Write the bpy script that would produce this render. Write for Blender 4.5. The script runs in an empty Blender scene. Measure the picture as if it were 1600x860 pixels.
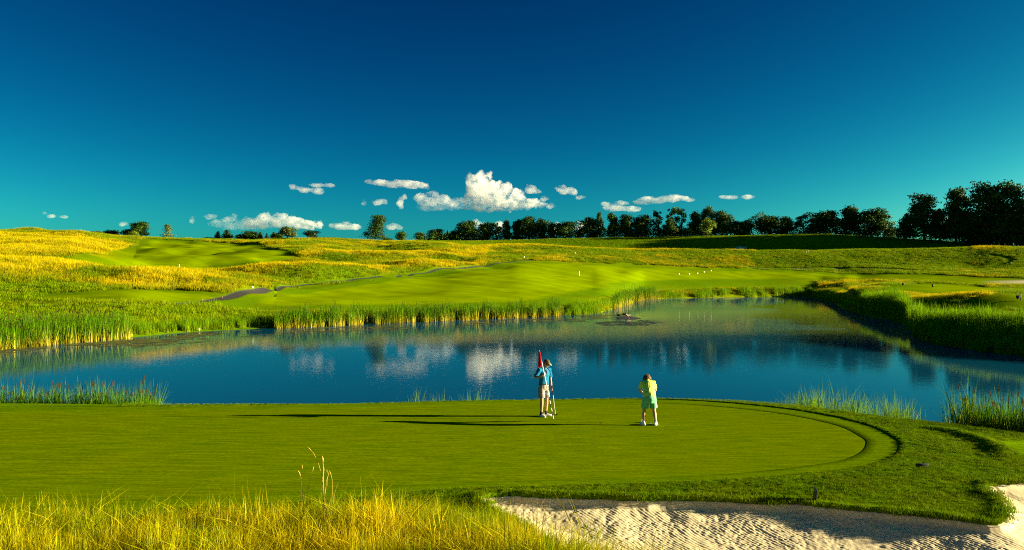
import bpy, bmesh, math, random
import numpy as np
from mathutils import Vector, Matrix

# ---------------------------------------------------------------- camera, sky, sun, exposure
SC = bpy.context.scene
COL = SC.collection
CAMZ = 4.45
FPX = 28.0 * 1600 / 36.0
cam_d = bpy.data.cameras.new('camera'); cam = bpy.data.objects.new('camera', cam_d); COL.objects.link(cam)
cam.location = (0, 0, CAMZ); cam.rotation_euler = (math.radians(90), 0, 0)
cam_d.lens = 28.0; cam_d.sensor_width = 36.0; cam_d.clip_start = 0.1; cam_d.clip_end = 60000
SC.camera = cam
SUN_EL, SUN_AZ = 10.0, 0.5        # the sun stands to the right (+X), SUN_AZ degrees towards the far side
world = bpy.data.worlds.new('World'); SC.world = world; world.use_nodes = True
wn = world.node_tree.nodes; wl = world.node_tree.links; wn.clear()
sky = wn.new('ShaderNodeTexSky'); sky.sky_type = 'NISHITA'; sky.sun_disc = False
sky.sun_elevation = math.radians(SUN_EL); sky.sun_rotation = math.radians(90 - SUN_AZ)
sky.altitude = 0; sky.air_density = 0.5; sky.dust_density = 1.0; sky.ozone_density = 3.0
# the photograph's polarised, saturated grade: one contrast curve per channel over the whole sky
sep = wn.new('ShaderNodeSeparateColor'); comb = wn.new('ShaderNodeCombineColor')
wl.new(sky.outputs[0], sep.inputs[0])
for ch, (g_, k_, c_) in enumerate(((5.0, .013, 1.9), (2.33, .1480, 3.3), (1.60, .1440, 5.0))):
    mn = wn.new('ShaderNodeMath'); mn.operation = 'MINIMUM'; mn.inputs[1].default_value = c_
    pw = wn.new('ShaderNodeMath'); pw.operation = 'POWER'; pw.inputs[1].default_value = g_
    ml = wn.new('ShaderNodeMath'); ml.operation = 'MULTIPLY'; ml.inputs[1].default_value = k_
    wl.new(sep.outputs[ch], mn.inputs[0]); wl.new(mn.outputs[0], pw.inputs[0]); wl.new(pw.outputs[0], ml.inputs[0]); wl.new(ml.outputs[0], comb.inputs[ch])
bgn = wn.new('ShaderNodeBackground'); bgn.inputs['Strength'].default_value = 0.066
wo = wn.new('ShaderNodeOutputWorld')
wl.new(comb.outputs[0], bgn.inputs['Color']); wl.new(bgn.outputs[0], wo.inputs['Surface'])
sun_d = bpy.data.lights.new('sun', 'SUN'); sun = bpy.data.objects.new('sun', sun_d); COL.objects.link(sun)
sun_d.energy = 5.0; sun_d.angle = math.radians(0.5); sun_d.color = (1.0, 0.85, 0.50)
_e, _a = math.radians(SUN_EL), math.radians(SUN_AZ)
SUNV = Vector((math.cos(_e) * math.cos(_a), math.cos(_e) * math.sin(_a), math.sin(_e)))
sun.rotation_euler = SUNV.to_track_quat('Z', 'Y').to_euler(); sun.location = SUNV * 100
SC.view_settings.view_transform = 'Standard'; SC.view_settings.look = 'None'
SC.view_settings.gamma = 1.0; SC.view_settings.use_curve_mapping = False
SC.view_settings.exposure = 2.3
SC.render.engine = 'CYCLES'
cy = SC.cycles
cy.max_bounces = 8; cy.diffuse_bounces = 2; cy.glossy_bounces = 2; cy.transmission_bounces = 3
cy.transparent_max_bounces = 6; cy.volume_bounces = 6; cy.use_denoising = False; cy.filter_width = 1.05
cy.sample_clamp_indirect = 4.0; cy.volume_step_rate = 0.35; cy.volume_max_steps = 96

# ---------------------------------------------------------------- helpers
RNG = np.random.default_rng(7)
def lnk(o, parent=None):
    COL.objects.link(o)
    if parent is not None: o.parent = parent
    return o
def tag(o, label, cat=None, group=None, kind=None):
    o['label'] = label
    if cat: o['category'] = cat
    if group: o['group'] = group
    if kind: o['kind'] = kind
    return o
def empty(name, loc=(0, 0, 0), rz=0.0):
    o = bpy.data.objects.new(name, None); COL.objects.link(o)
    o.location = loc; o.rotation_euler = (0, 0, rz); o.empty_display_size = 0.2
    return o
def mesh_np(name, V, F, mat=None, smooth=False, attrs=None):
    V = np.asarray(V, dtype=np.float32); F = np.asarray(F, dtype=np.int32)
    me = bpy.data.meshes.new(name)
    me.vertices.add(len(V)); me.vertices.foreach_set('co', V.ravel())
    n, k = F.shape
    me.loops.add(n * k); me.loops.foreach_set('vertex_index', F.ravel())
    me.polygons.add(n)
    me.polygons.foreach_set('loop_start', np.arange(0, n * k, k, dtype=np.int32))
    if smooth: me.polygons.foreach_set('use_smooth', np.ones(n, dtype=bool))
    if attrs:
        for an, av in attrs.items():
            a = me.attributes.new(an, 'FLOAT', 'POINT'); a.data.foreach_set('value', np.asarray(av, dtype=np.float32))
    me.update(calc_edges=True); me.validate()
    if mat: me.materials.append(mat)
    return me
def obj(name, me, parent=None, loc=None):
    o = bpy.data.objects.new(name, me); lnk(o, parent)
    if loc is not None: o.location = loc
    return o
class MB:
    """collects simple solids; build() links them as one mesh object"""
    def __init__(s): s.v = []; s.f = []
    def add(s, V, F):
        o = len(s.v); s.v += [tuple(map(float, p)) for p in V]; s.f += [tuple(i + o for i in f) for f in F]; return s
    def box(s, c, d, bev=0.0, rz=0.0, M=None):
        bm = bmesh.new(); bmesh.ops.create_cube(bm, size=1.0)
        bmesh.ops.scale(bm, vec=d, verts=bm.verts)
        if bev: bmesh.ops.bevel(bm, geom=bm.edges[:], offset=bev, segments=2, affect='EDGES', profile=0.5)
        R = (M or Matrix.Identity(4))
        if rz: R = R @ Matrix.Rotation(rz, 4, 'Z')
        V = [R @ v.co + Vector(c) for v in bm.verts]
        bm.verts.index_update(); F = [[v.index for v in f.verts] for f in bm.faces]; bm.free()
        return s.add(V, F)
    def tube(s, pts, rad, n=8, hint=(0.3, 0.2, 1), cap=True):
        V, F = loft(pts, [(r, r) if not isinstance(r, tuple) else r for r in rad], hint, n, cap); return s.add(V, F)
    def ell(s, c, r, M=None, nu=12, nv=8):
        V = []; F = []
        for i in range(nv + 1):
            t = math.pi * i / nv
            for j in range(nu):
                p = 2 * math.pi * j / nu
                q = Vector((r[0] * math.sin(t) * math.cos(p), r[1] * math.sin(t) * math.sin(p), r[2] * math.cos(t)))
                if M is not None: q = M @ q
                V.append(Vector(c) + q)
        for i in range(nv):
            for j in range(nu):
                a, b = i * nu + j, i * nu + (j + 1) % nu
                F.append((a + nu, b + nu, b, a))
        bm = bmesh.new(); vs = [bm.verts.new(v) for v in V]
        for f in F: bm.faces.new([vs[i] for i in f])
        bmesh.ops.remove_doubles(bm, verts=bm.verts, dist=1e-7)
        bmesh.ops.dissolve_degenerate(bm, edges=bm.edges, dist=1e-8)
        bm.verts.index_update(); V = [v.co.copy() for v in bm.verts]; F = [[v.index for v in f.verts] for f in bm.faces]; bm.free()
        return s.add(V, F)
    def mesh(s, name, mat=None, smooth=True):
        me = bpy.data.meshes.new(name); me.from_pydata(s.v, [], s.f); me.update()
        if smooth: me.polygons.foreach_set('use_smooth', [True] * len(me.polygons))
        if mat: me.materials.append(mat)
        return me
    def build(s, name, mat=None, parent=None, smooth=True, remesh=0.0, sm=0):
        o = obj(name, s.mesh(name, mat, smooth), parent)
        if remesh:
            m = o.modifiers.new('remesh', 'REMESH'); m.mode = 'VOXEL'; m.voxel_size = remesh; m.use_smooth_shade = True
            if sm:
                q = o.modifiers.new('smooth', 'SMOOTH'); q.factor = 0.5; q.iterations = sm
        return o
def loft(pts, rad, hint=(1, 0, 0), n=12, cap=True):
    pts = [Vector(p) for p in pts]; hint = Vector(hint); V = []; F = []
    if cap:      # rounded ends
        t0 = (pts[0] - pts[1]).normalized(); t1 = (pts[-1] - pts[-2]).normalized()
        r0, r1 = rad[0], rad[-1]; m0, m1 = min(r0), min(r1)
        pts = [pts[0] + t0 * m0 * 0.75, pts[0] + t0 * m0 * 0.45] + pts + [pts[-1] + t1 * m1 * 0.45, pts[-1] + t1 * m1 * 0.75]
        sc = lambda r, k: (r[0] * k, r[1] * k)
        rad = [sc(r0, .3), sc(r0, .78)] + list(rad) + [sc(r1, .78), sc(r1, .3)]
    for i, p in enumerate(pts):
        a = pts[max(i - 1, 0)]; b = pts[min(i + 1, len(pts) - 1)]
        t = (b - a).normalized(); sd = hint - t * t.dot(hint)
        if sd.length < 1e-4: sd = Vector((0, 1, 0.1)) - t * t.dot(Vector((0, 1, 0.1)))
        sd.normalize(); up = t.cross(sd)
        for j in range(n):
            an = 2 * math.pi * j / n
            V.append(p + sd * (rad[i][0] * math.cos(an)) + up * (rad[i][1] * math.sin(an)))
    for i in range(len(pts) - 1):
        for j in range(n):
            a, b = i * n + j, i * n + (j + 1) % n
            F.append((a, b, b + n, a + n))
    F.append(tuple(range(n - 1, -1, -1))); L = (len(pts) - 1) * n; F.append(tuple(L + j for j in range(n)))
    return V, F
# value noise
def _hash(ix, iy, seed):
    h = (ix.astype(np.int64) * 374761393 + iy.astype(np.int64) * 668265263 + seed * 974634777) & 0xffffffff
    h = ((h ^ (h >> 13)) * 1274126177) & 0xffffffff
    return ((h ^ (h >> 16)) & 0xffff) / 65535.0
def vnoise(x, y, seed=0):
    ix = np.floor(x); iy = np.floor(y); fx = x - ix; fy = y - iy
    fx = fx * fx * fx * (fx * (fx * 6 - 15) + 10); fy = fy * fy * fy * (fy * (fy * 6 - 15) + 10)
    a = _hash(ix, iy, seed); b = _hash(ix + 1, iy, seed); c = _hash(ix, iy + 1, seed); d = _hash(ix + 1, iy + 1, seed)
    return (a + (b - a) * fx) * (1 - fy) + (c + (d - c) * fx) * fy - 0.5
def fbm(x, y, seed=0, o=3):
    r = 0; am = 1.0
    for i in range(o): r = r + am * vnoise(x * 2 ** i + 17.3 * i, y * 2 ** i - 9.1 * i, seed + i); am *= .5
    return r
def sstep(a, b, x):
    t = np.clip((x - a) / (b - a), 0, 1); return t * t * (3 - 2 * t)
def in_poly(P, X, Y):
    r = np.zeros(X.shape, bool); n = len(P)
    for i in range(n):
        x0, y0 = P[i]; x1, y1 = P[(i + 1) % n]
        if y0 == y1: continue
        c = ((y0 > Y) != (y1 > Y)) & (X < (x1 - x0) * (Y - y0) / (y1 - y0) + x0)
        r ^= c
    return r
def poly_dist(P, X, Y):
    d = np.full(X.shape, 1e9); n = len(P)
    for i in range(n):
        x0, y0 = P[i]; x1, y1 = P[(i + 1) % n]
        dx, dy = x1 - x0, y1 - y0; L = dx * dx + dy * dy + 1e-12
        t = np.clip(((X - x0) * dx + (Y - y0) * dy) / L, 0, 1)
        d = np.minimum(d, (X - x0 - t * dx) ** 2 + (Y - y0 - t * dy) ** 2)
    return np.sqrt(d)
def poly_sd(P, X, Y):      # positive inside; far points skipped
    xs = [p[0] for p in P]; ys = [p[1] for p in P]
    out = np.full(X.shape, -1e3); m = (X > min(xs) - 8) & (X < max(xs) + 8) & (Y > min(ys) - 8) & (Y < max(ys) + 8)
    d = poly_dist(P, X[m], Y[m]); out[m] = np.where(in_poly(P, X[m], Y[m]), d, -d); return out
def smooth_closed(P, n=300):
    P = np.array(P, float); N = len(P); out = []
    seg = np.linalg.norm(np.roll(P, -1, 0) - P, axis=1); tot = seg.sum()
    for i in range(N):
        a, b, c, d = P[(i - 1) % N], P[i], P[(i + 1) % N], P[(i + 2) % N]
        k = max(2, int(round(n * seg[i] / tot)))
        for j in range(k):
            t = j / k
            out.append(0.5 * ((2 * b) + (c - a) * t + (2 * a - 5 * b + 4 * c - d) * t * t + (3 * b - a - 3 * c + d) * t ** 3))
    return np.array(out)
# materials
def mat(name):
    m = bpy.data.materials.new(name); m.use_nodes = True; t = m.node_tree; t.nodes.clear()
    out = t.nodes.new('ShaderNodeOutputMaterial'); return m, t, out
class NT:
    def __init__(s, name): s.m, s.t, s.out = mat(name)
    def n(s, typ, **kw):
        x = s.t.nodes.new('ShaderNode' + typ)
        for k, v in kw.items(): setattr(x, k, v)
        return x
    def l(s, a, b): s.t.links.new(a, b)
    def noise(s, scale, detail=3, rough=.55, vec=None, dist=0.0):
        x = s.n('TexNoise'); x.inputs['Scale'].default_value = scale; x.inputs['Detail'].default_value = detail
        x.inputs['Roughness'].default_value = rough; x.inputs['Distortion'].default_value = dist
        if vec is not None: s.l(vec, x.inputs['Vector'])
        return x.outputs['Fac']
    def ramp(s, fac, stops):
        x = s.n('ValToRGB'); e = x.color_ramp.elements
        while len(e) < len(stops): e.new(0.5)
        for i, (p, c) in enumerate(stops):
            e[i].position = p; e[i].color = (*c, 1) if not isinstance(c, (int, float)) else (c, c, c, 1)
        s.l(fac, x.inputs['Fac']); return x.outputs['Color']
    def mix(s, fac, a, b, mode='MIX'):
        x = s.n('Mix', data_type='RGBA', blend_type=mode)
        for v, k in ((fac, 0), (a, 6), (b, 7)):
            if hasattr(v, 'is_linked'): s.l(v, x.inputs[k])
            elif k == 0: x.inputs[0].default_value = v
            else: x.inputs[k].default_value = (*v, 1)
        return x.outputs[2]
    def math(s, op, a, b=0.0, clamp=False):
        x = s.n('Math', operation=op, use_clamp=clamp)
        for v, k in ((a, 0), (b, 1)):
            if hasattr(v, 'is_linked'): s.l(v, x.inputs[k])
            else: x.inputs[k].default_value = v
        return x.outputs[0]
    def attr(s, name):
        x = s.n('Attribute', attribute_name=name); return x.outputs['Fac']
    def pos(s, scale=None):
        g = s.n('NewGeometry').outputs['Position']
        if scale is None: return g
        m = s.n('Mapping'); m.inputs['Scale'].default_value = scale; s.l(g, m.inputs['Vector']); return m.outputs[0]
    def objco(s, scale=None):
        g = s.n('TexCoord').outputs['Object']
        if scale is None: return g
        m = s.n('Mapping'); m.inputs['Scale'].default_value = scale; s.l(g, m.inputs['Vector']); return m.outputs[0]
    def bsdf(s, col, rough=.8, spec=.3, bump=None, bstr=.5, bdist=.02, trans=0.0, metal=0.0):
        p = s.n('BsdfPrincipled')
        if hasattr(col, 'is_linked'): s.l(col, p.inputs['Base Color'])
        else: p.inputs['Base Color'].default_value = (*col, 1)
        p.inputs['Roughness'].default_value = rough; p.inputs['Specular IOR Level'].default_value = spec; p.inputs['Metallic'].default_value = metal
        if bump is not None:
            b = s.n('Bump'); b.inputs['Strength'].default_value = bstr; b.inputs['Distance'].default_value = bdist
            s.l(bump, b.inputs['Height']); s.l(b.outputs[0], p.inputs['Normal'])
        sh = p.outputs[0]
        if trans:
            tr = s.n('BsdfTranslucent'); mx = s.n('MixShader'); mx.inputs[0].default_value = trans
            if hasattr(col, 'is_linked'): s.l(col, tr.inputs['Color'])
            else: tr.inputs['Color'].default_value = (*col, 1)
            s.l(sh, mx.inputs[1]); s.l(tr.outputs[0], mx.inputs[2]); sh = mx.outputs[0]
        s.l(sh, s.out.inputs['Surface']); return s.m
def plain(name, col, rough=.6, spec=.3, var=.25, scale=20, metal=0.0):
    N = NT(name); c = N.ramp(N.noise(scale, 4, .6, N.objco()), [(.3, tuple(x * (1 - var) for x in col)), (.7, tuple(min(1, x * (1 + var)) for x in col))])
    return N.bsdf(c, rough, spec, metal=metal)
def px2x(px, Y): return (px - 800.0) / FPX * Y
def py2z(py, Y): return CAMZ - (py - 430.0) / FPX * Y
# ---------------------------------------------------------------- terrain
WATER = -1.5
# each profile: bearing mark, then (row, depth) knots from the far shore to the skyline; a float row z: plain height
def R(py, Y): return (Y, py2z(py, Y))
def shoreY(py): return (CAMZ - WATER) * FPX / (py - 430.0)
PROF = {
 -600: [(46, -1.5), (52, -.4), (70, .6), (90, 2.0), (120, 6.5), (132, 5.8), (155, 9), (200, 15), (225, 16), (262, 21)],
 -200: [(shoreY(563), -1.5), (62, -.5), R(497, 80), R(455, 100), R(410, 135), (148, 6.0), R(404, 165), R(380, 215), R(374, 235), R(356, 270)],
    0: [(shoreY(545), -1.5), (69, -.6), R(500, 84), R(462, 103), R(413, 138), (152, 5.6), R(403, 170), R(380, 222), R(375, 240), R(363, 275)],
  100: [(shoreY(536), -1.5), (75, -.7), R(490, 86), R(464, 103), R(414, 140), (155, 5.2), R(404, 175), R(382, 225), R(376, 245), R(365, 290)],
  200: [(shoreY(528), -1.5), (80, -.7), R(482, 88), R(456, 108), R(421, 142), (160, 4.9), R(417, 180), R(392, 240), R(383, 270), R(370, 320)],
  300: [(shoreY(519), -1.5), (88, -.7), R(479, 97), R(462, 112), R(426, 150), (165, 4.4), R(421, 185), R(392, 245), R(383, 275), R(374, 325)],
  400: [(shoreY(514), -1.5), (93, -.7), R(480, 104), R(457, 122), R(416, 162), (176, 5.6), R(411, 200), R(389, 250), R(382, 280), R(376, 325)],
  500: [(shoreY(510), -1.5), (98, -.7), R(478, 108), R(446, 142), R(413, 172), (188, 6.1), R(395, 226), R(383, 262), R(381, 280), R(372, 315)],
  600: [(shoreY(505), -1.5), (104, -.7), R(477, 114), R(431, 172), R(411, 192), (205, 6.7), R(395, 232), (248, 10.2), R(383, 280), R(376, 315)],
  700: [(shoreY(501), -1.5), (110, -.7), R(475, 119), R(423, 200), R(412, 216), (225, 7.3), R(397, 250), R(388, 270), R(384.5, 290), R(378, 345)],
  800: [(shoreY(497), -1.5), (116, -.7), R(474, 124), R(424, 202), R(408, 236), R(401, 250), R(392, 275), R(384, 295), (312, 14.6), R(375, 348)],
  880: [(shoreY(493), -1.5), (122, -.7), R(471, 132), R(434, 198), R(413, 238), R(402, 255), R(394, 277), R(386, 297), (314, 14.2), R(373, 348)],
  930: [(shoreY(490), -1.5), (130, -.6), R(466, 145), R(439, 197), R(416, 240), R(404, 258), R(396, 278), R(389, 297), (314, 13.8), R(372, 348)],
  968: [(shoreY(480), -1.5), (154, -.7), R(460, 172), R(436, 212), R(418, 245), R(405, 260), R(397, 279), R(391, 297), (314, 13.5), R(371, 348)],
 1010: [(shoreY(468.5), -1.5), (195, -.8), R(448, 212), R(427, 237), R(416, 251), R(408, 263), R(398, 280), R(392, 297), (314, 13.3), R(371, 348)],
 1100: [(shoreY(465.5), -1.5), (211, -.8), R(447, 222), R(430, 242), R(420, 257), R(413, 266), R(400, 282), R(392, 297), (314, 13.3), R(369, 348)],
 1200: [(shoreY(464), -1.5), (218, -.9), R(448, 228), R(432, 247), R(423, 260), R(418, 268), R(401, 284), R(393, 298), (314, 13.0), R(367, 348)],
 1265: [(shoreY(463.5), -1.5), (223, -.8), R(450, 229), R(437, 243), R(424, 260), R(418, 268), R(400, 284), R(391, 298), (314, 13.2), R(366, 348)],
 1288: [(shoreY(470), -1.5), (193, -.9), (206, -.2), (225, .9), R(434, 248), R(419, 267), R(400, 284), R(390.5, 298), (314, 13.4), R(366, 348)],
 1310: [(shoreY(477), -1.5), (166, -.6), R(457, 178), (205, .5), R(436, 244), R(421, 266), R(400, 284), R(390, 298), (314, 13.6), R(367, 348)],
 1345: [(shoreY(491), -1.5), (133, -.5), R(458, 146), (170, .9), (208, 1.2), R(431, 252), R(415, 271), R(389.5, 298), (313, 13.7), R(369, 347)],
 1385: [(shoreY(499), -1.5), (112, -.5), R(457, 142), R(446, 182), (208, 1.6), R(430, 250), R(416, 270), R(389, 298), (312, 13.8), R(371, 345)],
 1414: [(shoreY(507), -1.5), (104, -.5), R(457, 138), R(445, 184), (206, 1.7), R(431, 248), R(416, 270), R(389, 298), (312, 13.8), R(372, 344)],
 1434: [(shoreY(528), -1.5), (84, -.55), R(459, 134), R(446, 180), (203, 1.6), R(433, 243), R(416, 270), R(388.5, 297), (311, 13.7), R(374, 341)],
 1500: [(shoreY(543), -1.5), (74, -.5), R(461, 128), R(449, 172), (196, 1.5), R(437, 230), R(416, 270), R(388, 296), (310, 13.6), R(378, 335)],
 1600: [(shoreY(555), -1.5), (67, -.4), R(467, 112), R(456, 150), (172, 1.2), R(440, 220), R(411, 268), R(388, 294), (302, 14.0), R(385, 325)],
 1850: [(49, -1.5), (57, -.4), (100, 1.1), (140, 1.5), (170, 1.4), (215, 2.8), (265, 8.6), (292, 13.6), (302, 13.9), (325, 15.6)],
 2400: [(46, -1.5), (54, -.4), (95, 1.1), (138, 1.6), (165, 1.5), (210, 3.0), (260, 8.6), (290, 13.0), (300, 13.6), (325, 15.6)],
}
EDGE = [(-900, 652), (-300, 643), (0, 635.5), (300, 637), (500, 635), (800, 627), (1000, 624), (1130, 626), (1200, 630), (1300, 641), (1400, 653), (1500, 664), (1600, 678), (1800, 705), (2400, 770)]
MOUNDS = ((1352, 150, .9, 6, 9), (1398, 128, .8, 5, 8), (1450, 112, 1.0, 6, 7), (1492, 104, .7, 5, 6), (1540, 98, .9, 6, 6), (1600, 92, .8, 6, 6))
_kp = sorted(PROF); _tab = np.arange(-900, 2501, 5.0)
def pchip(x, y, q):
    x = np.array(x, float); y = np.array(y, float); h = np.diff(x); d = np.diff(y) / h; m = np.zeros_like(y)
    for i in range(1, len(x) - 1):
        if d[i - 1] * d[i] > 0:
            w1 = 2 * h[i] + h[i - 1]; w2 = h[i] + 2 * h[i - 1]; m[i] = (w1 + w2) / (w1 / d[i - 1] + w2 / d[i])
    m[0], m[-1] = d[0], d[-1]
    q = np.clip(q, x[0], x[-1]); k = np.clip(np.searchsorted(x, q) - 1, 0, len(x) - 2); t = (q - x[k]) / h[k]
    return (y[k] * (1 + 2 * t) + m[k] * h[k] * t) * (1 - t) ** 2 + (y[k + 1] * (3 - 2 * t) - m[k + 1] * h[k] * (1 - t)) * t * t
NF = 10
FY = [pchip(_kp, [PROF[p][k][0] for p in _kp], _tab) for k in range(NF)]
FZ = [pchip(_kp, [PROF[p][k][1] for p in _kp], _tab) for k in range(NF)]
EY = pchip([e[0] for e in EDGE], [(CAMZ - 0.0) * FPX / (e[1] - 430.0) for e in EDGE], _tab)
def fy(k, p): return np.interp(p, _tab, FY[k])
def edgeY(p): return np.interp(p, _tab, EY)
def bearing(X, Y): return np.clip(800 + FPX * X / np.maximum(Y, 9.0), -900, 2500)
def Hbase(X, Y):
    X = np.asarray(X, float); Y = np.asarray(Y, float); p = bearing(X, Y)
    e = edgeY(p); o = np.ones_like(p); A = np.maximum(fy(0, p), e + 12)
    KY = [o * -80, o * -2, o * 8, o * 12, o * 14.2, e - 3, e, e + 1.2, e + 3.4, e + 6.5, np.maximum(A - 6, e + 8)]
    KZ = [o * 3.2, o * 2.75, o * 0.95, o * 0.2, o * 0, o * 0, o * -0.02, o * -.45, o * -1.9, o * -2.6, o * -2.3]
    for k in range(NF):
        KY.append(np.maximum(fy(k, p), A + k * .5)); KZ.append(np.interp(p, _tab, FZ[k]))
    KY += [KY[-1] + 40, KY[-1] + 500, KY[-1] + 6000]; KZ += [KZ[-1] - 1.5, KZ[-1] - 26, KZ[-1] - 60]
    n = len(KY); Yc = np.clip(Y, KY[0], KY[-1] - .01); Z = np.zeros_like(p)
    D = [(KZ[i + 1] - KZ[i]) / (KY[i + 1] - KY[i]) for i in range(n - 1)]
    M = [D[0]] + [np.where(D[i - 1] * D[i] > 0, 2 * D[i - 1] * D[i] / (D[i - 1] + D[i] + 1e-12), 0) for i in range(1, n - 1)] + [D[-1]]
    for i in range(n - 1):
        h = KY[i + 1] - KY[i]; t = (Yc - KY[i]) / h; m = (t >= 0) & (t < 1)
        z = (KZ[i] * (1 + 2 * t) + M[i] * h * t) * (1 - t) ** 2 + (KZ[i + 1] * (3 - 2 * t) - M[i + 1] * h * (1 - t)) * t * t
        Z = np.where(m, z, Z)
    tilt = 0.006 * np.clip(3.5 - X, 0, 26)
    Z = Z + tilt * (1 - sstep(e, e + 3, Y))
    far = sstep(A + 6, A + 40, Y) * (1 - .7 * sstep(310, 340, Y))
    Z = Z + far * ((0.9 + 1.9 * sstep(104, 125, Y) * (1 - sstep(285, 305, Y)) * sstep(820, 700, p) * np.where(p > 430, sstep(0, 14, Y - fy(3, p) + 2), 1)) * fbm(X / 26, Y / 19, 3, 3) + .09 * fbm(X / 5, Y / 4, 9, 2) * sstep(60, 90, Y))
    for (mp, mY, mh, ma, mb) in MOUNDS: mX = px2x(mp, mY); Z = Z + mh * np.exp(-((X - mX) / ma) ** 2 - ((Y - mY) / mb) ** 2)
    # small swale right of the green
    Z = Z + 0.095 * np.exp(-((np.hypot((X - 8.6) * 1.0, (Y - 21.5) * 1.05) - 4.1) / .26) ** 2) * sstep(10.8, 12.0, X) * sstep(18.9, 20.2, Y) * (1 - sstep(22.4, 24, Y))
    return Z
_rayY = np.concatenate([np.arange(9, 40, .02), np.geomspace(40, 420, 4000)])
def hit(px, py, f=Hbase, y0=9.0):
    Y = _rayY[_rayY >= y0]; X = px2x(px, Y); Z = py2z(py, Y); d = Z - f(X, Y)
    i = int(np.argmax(d < 0)) if (d < 0).any() else len(Y) - 1
    if i == 0: return (float(X[0]), float(Y[0]))
    t = d[i - 1] / (d[i - 1] - d[i]); y = Y[i - 1] + t * (Y[i] - Y[i - 1]); return (float(px2x(px, y)), float(y))
def ground_at(X, Y): return float(Hbase(np.array([X]), np.array([Y]))[0])
def P(pts): return [hit(*q) for q in pts]

# outlines on the ground
HOLE = hit(938, 661)
GREEN = smooth_closed(P([(1060, 631.5), (1200, 644), (1300, 663), (1345, 683), (1353, 695), (1338, 711), (1290, 724), (1150, 740), (980, 747), (800, 752), (640, 758), (450, 769),
    (250, 778), (80, 790), (-60, 802), (-220, 806), (-330, 770), (-360, 710), (-320, 668), (-200, 652), (0, 645), (250, 642), (500, 639), (700, 634), (900, 629.5)]), 520)
def offset_closed(C, d):
    t = np.roll(C, -1, 0) - np.roll(C, 1, 0); t /= np.linalg.norm(t, axis=1)[:, None] + 1e-9
    n = np.stack([t[:, 1], -t[:, 0]], 1); c = C.mean(0)
    if ((n * (C - c)).sum(1)).mean() < 0: n = -n
    for _ in range(6): n = (np.roll(n, 1, 0) + n + np.roll(n, -1, 0)) / 3
    n /= np.linalg.norm(n, axis=1)[:, None]
    return C + n * (d[:, None] if hasattr(d, '__len__') else d)
_wob = 1 + .10 * np.sin(np.linspace(0, 2 * math.pi, len(GREEN), endpoint=False) * 5)
_wob = _wob * (1 - .45 * sstep(19.5, 17.6, GREEN[:, 1]) * sstep(-4, -1, GREEN[:, 0]))
FRINGE = offset_closed(GREEN, .88 * _wob)
BUNK = P([(748, 779), (795, 773), (880, 777), (940, 777), (1000, 780), (1100, 780), (1200, 785), (1260, 787), (1330, 795), (1420, 802), (1500, 812), (1545, 818), (1566, 813), (1573, 800),
    (1563, 780), (1543, 766), (1547, 757), (1600, 752)]) + [(14.2, 17.4), (17.5, 16.8), (19.5, 14.0), (17.5, 10.8), (12, 9.4), (6, 9.2), (2.6, 10.3), (1.5, 12.0)] + P([(872, 858), (826, 830), (782, 802)])
BUNK = smooth_closed(BUNK, 260)
BUNK = BUNK + np.stack([.05 * np.array(vnoise(np.arange(len(BUNK)) * .45, np.zeros(len(BUNK)), 5)), .10 * np.array(vnoise(np.arange(len(BUNK)) * .6, np.ones(len(BUNK)), 8))], 1)

FAIR = smooth_closed(P([(400, 474), (440, 462), (540, 449), (650, 434), (720, 425), (790, 415), (870, 412), (1000, 419), (1100, 423), (1230, 425), (1420, 431), (1580, 437), (1640, 440), (1560, 444), (1430, 437), (1300, 435), (1150, 437), (1050, 438),
    (985, 440), (940, 448), (890, 458), (850, 467), (780, 473), (600, 477), (450, 479)]), 160)
FAIR2 = smooth_closed(P([(115, 408), (190, 402), (205, 392), (230, 384), (235, 376), (300, 379), (380, 383), (440, 397), (452, 403), (420, 408), (360, 414), (320, 421), (250, 420), (180, 417), (130, 413)]), 120)
FAIR3 = smooth_closed(P([(90, 463), (150, 458), (240, 455), (330, 461), (338, 468), (290, 472), (200, 472), (120, 470)]), 80)
TEE1 = smooth_closed(P([(1400, 451), (1412, 446), (1450, 444.5), (1510, 446), (1545, 452), (1500, 456), (1420, 455)]), 60)
TEE2 = smooth_closed(P([(1540, 468), (1580, 464), (1640, 464), (1650, 472), (1600, 474)]), 60)
SAND2 = smooth_closed([(px2x(a, b), b) for a, b in ((1593, 216), (1601, 226), (1625, 228), (1640, 218), (1620, 208), (1602, 209))], 40)
SAND3 = smooth_closed(P([(1146, 390), (1158, 385), (1168, 387), (1163, 391), (1152, 392)]), 30)
PATH1 = P([(270, 474.5), (300, 473), (340, 468), (362, 463.5), (375, 458), (395, 456), (420, 452), (450, 448), (500, 443), (550, 437.5), (595, 432)])
PATH1B = P([(620, 433), (645, 428), (680, 422), (735, 418), (770, 413), (805, 408), (830, 407)])
PATH2 = P([(1170, 418), (1290, 419), (1400, 421), (1480, 424), (1520, 423), (1550, 418), (1575, 411), (1583, 406), (1570, 402), (1552, 399)])
FES_G = smooth_closed(P([(-300, 410), (0, 404), (110, 402), (170, 399), (195, 391), (205, 380), (150, 372), (60, 366), (-300, 362)]), 60)
def line_dist(L, X, Y):
    d = np.full(X.shape, 1e9)
    m = (X > min(q[0] for q in L) - 12) & (X < max(q[0] for q in L) + 12)
    x = X[m]; y = Y[m]; r = np.full(x.shape, 1e9)
    for (x0, y0), (x1, y1) in zip(L[:-1], L[1:]):
        dx, dy = x1 - x0, y1 - y0; t = np.clip(((x - x0) * dx + (y - y0) * dy) / (dx * dx + dy * dy), 0, 1)
        r = np.minimum(r, np.hypot(x - x0 - t * dx, y - y0 - t * dy))
    d[m] = r; return d

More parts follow.
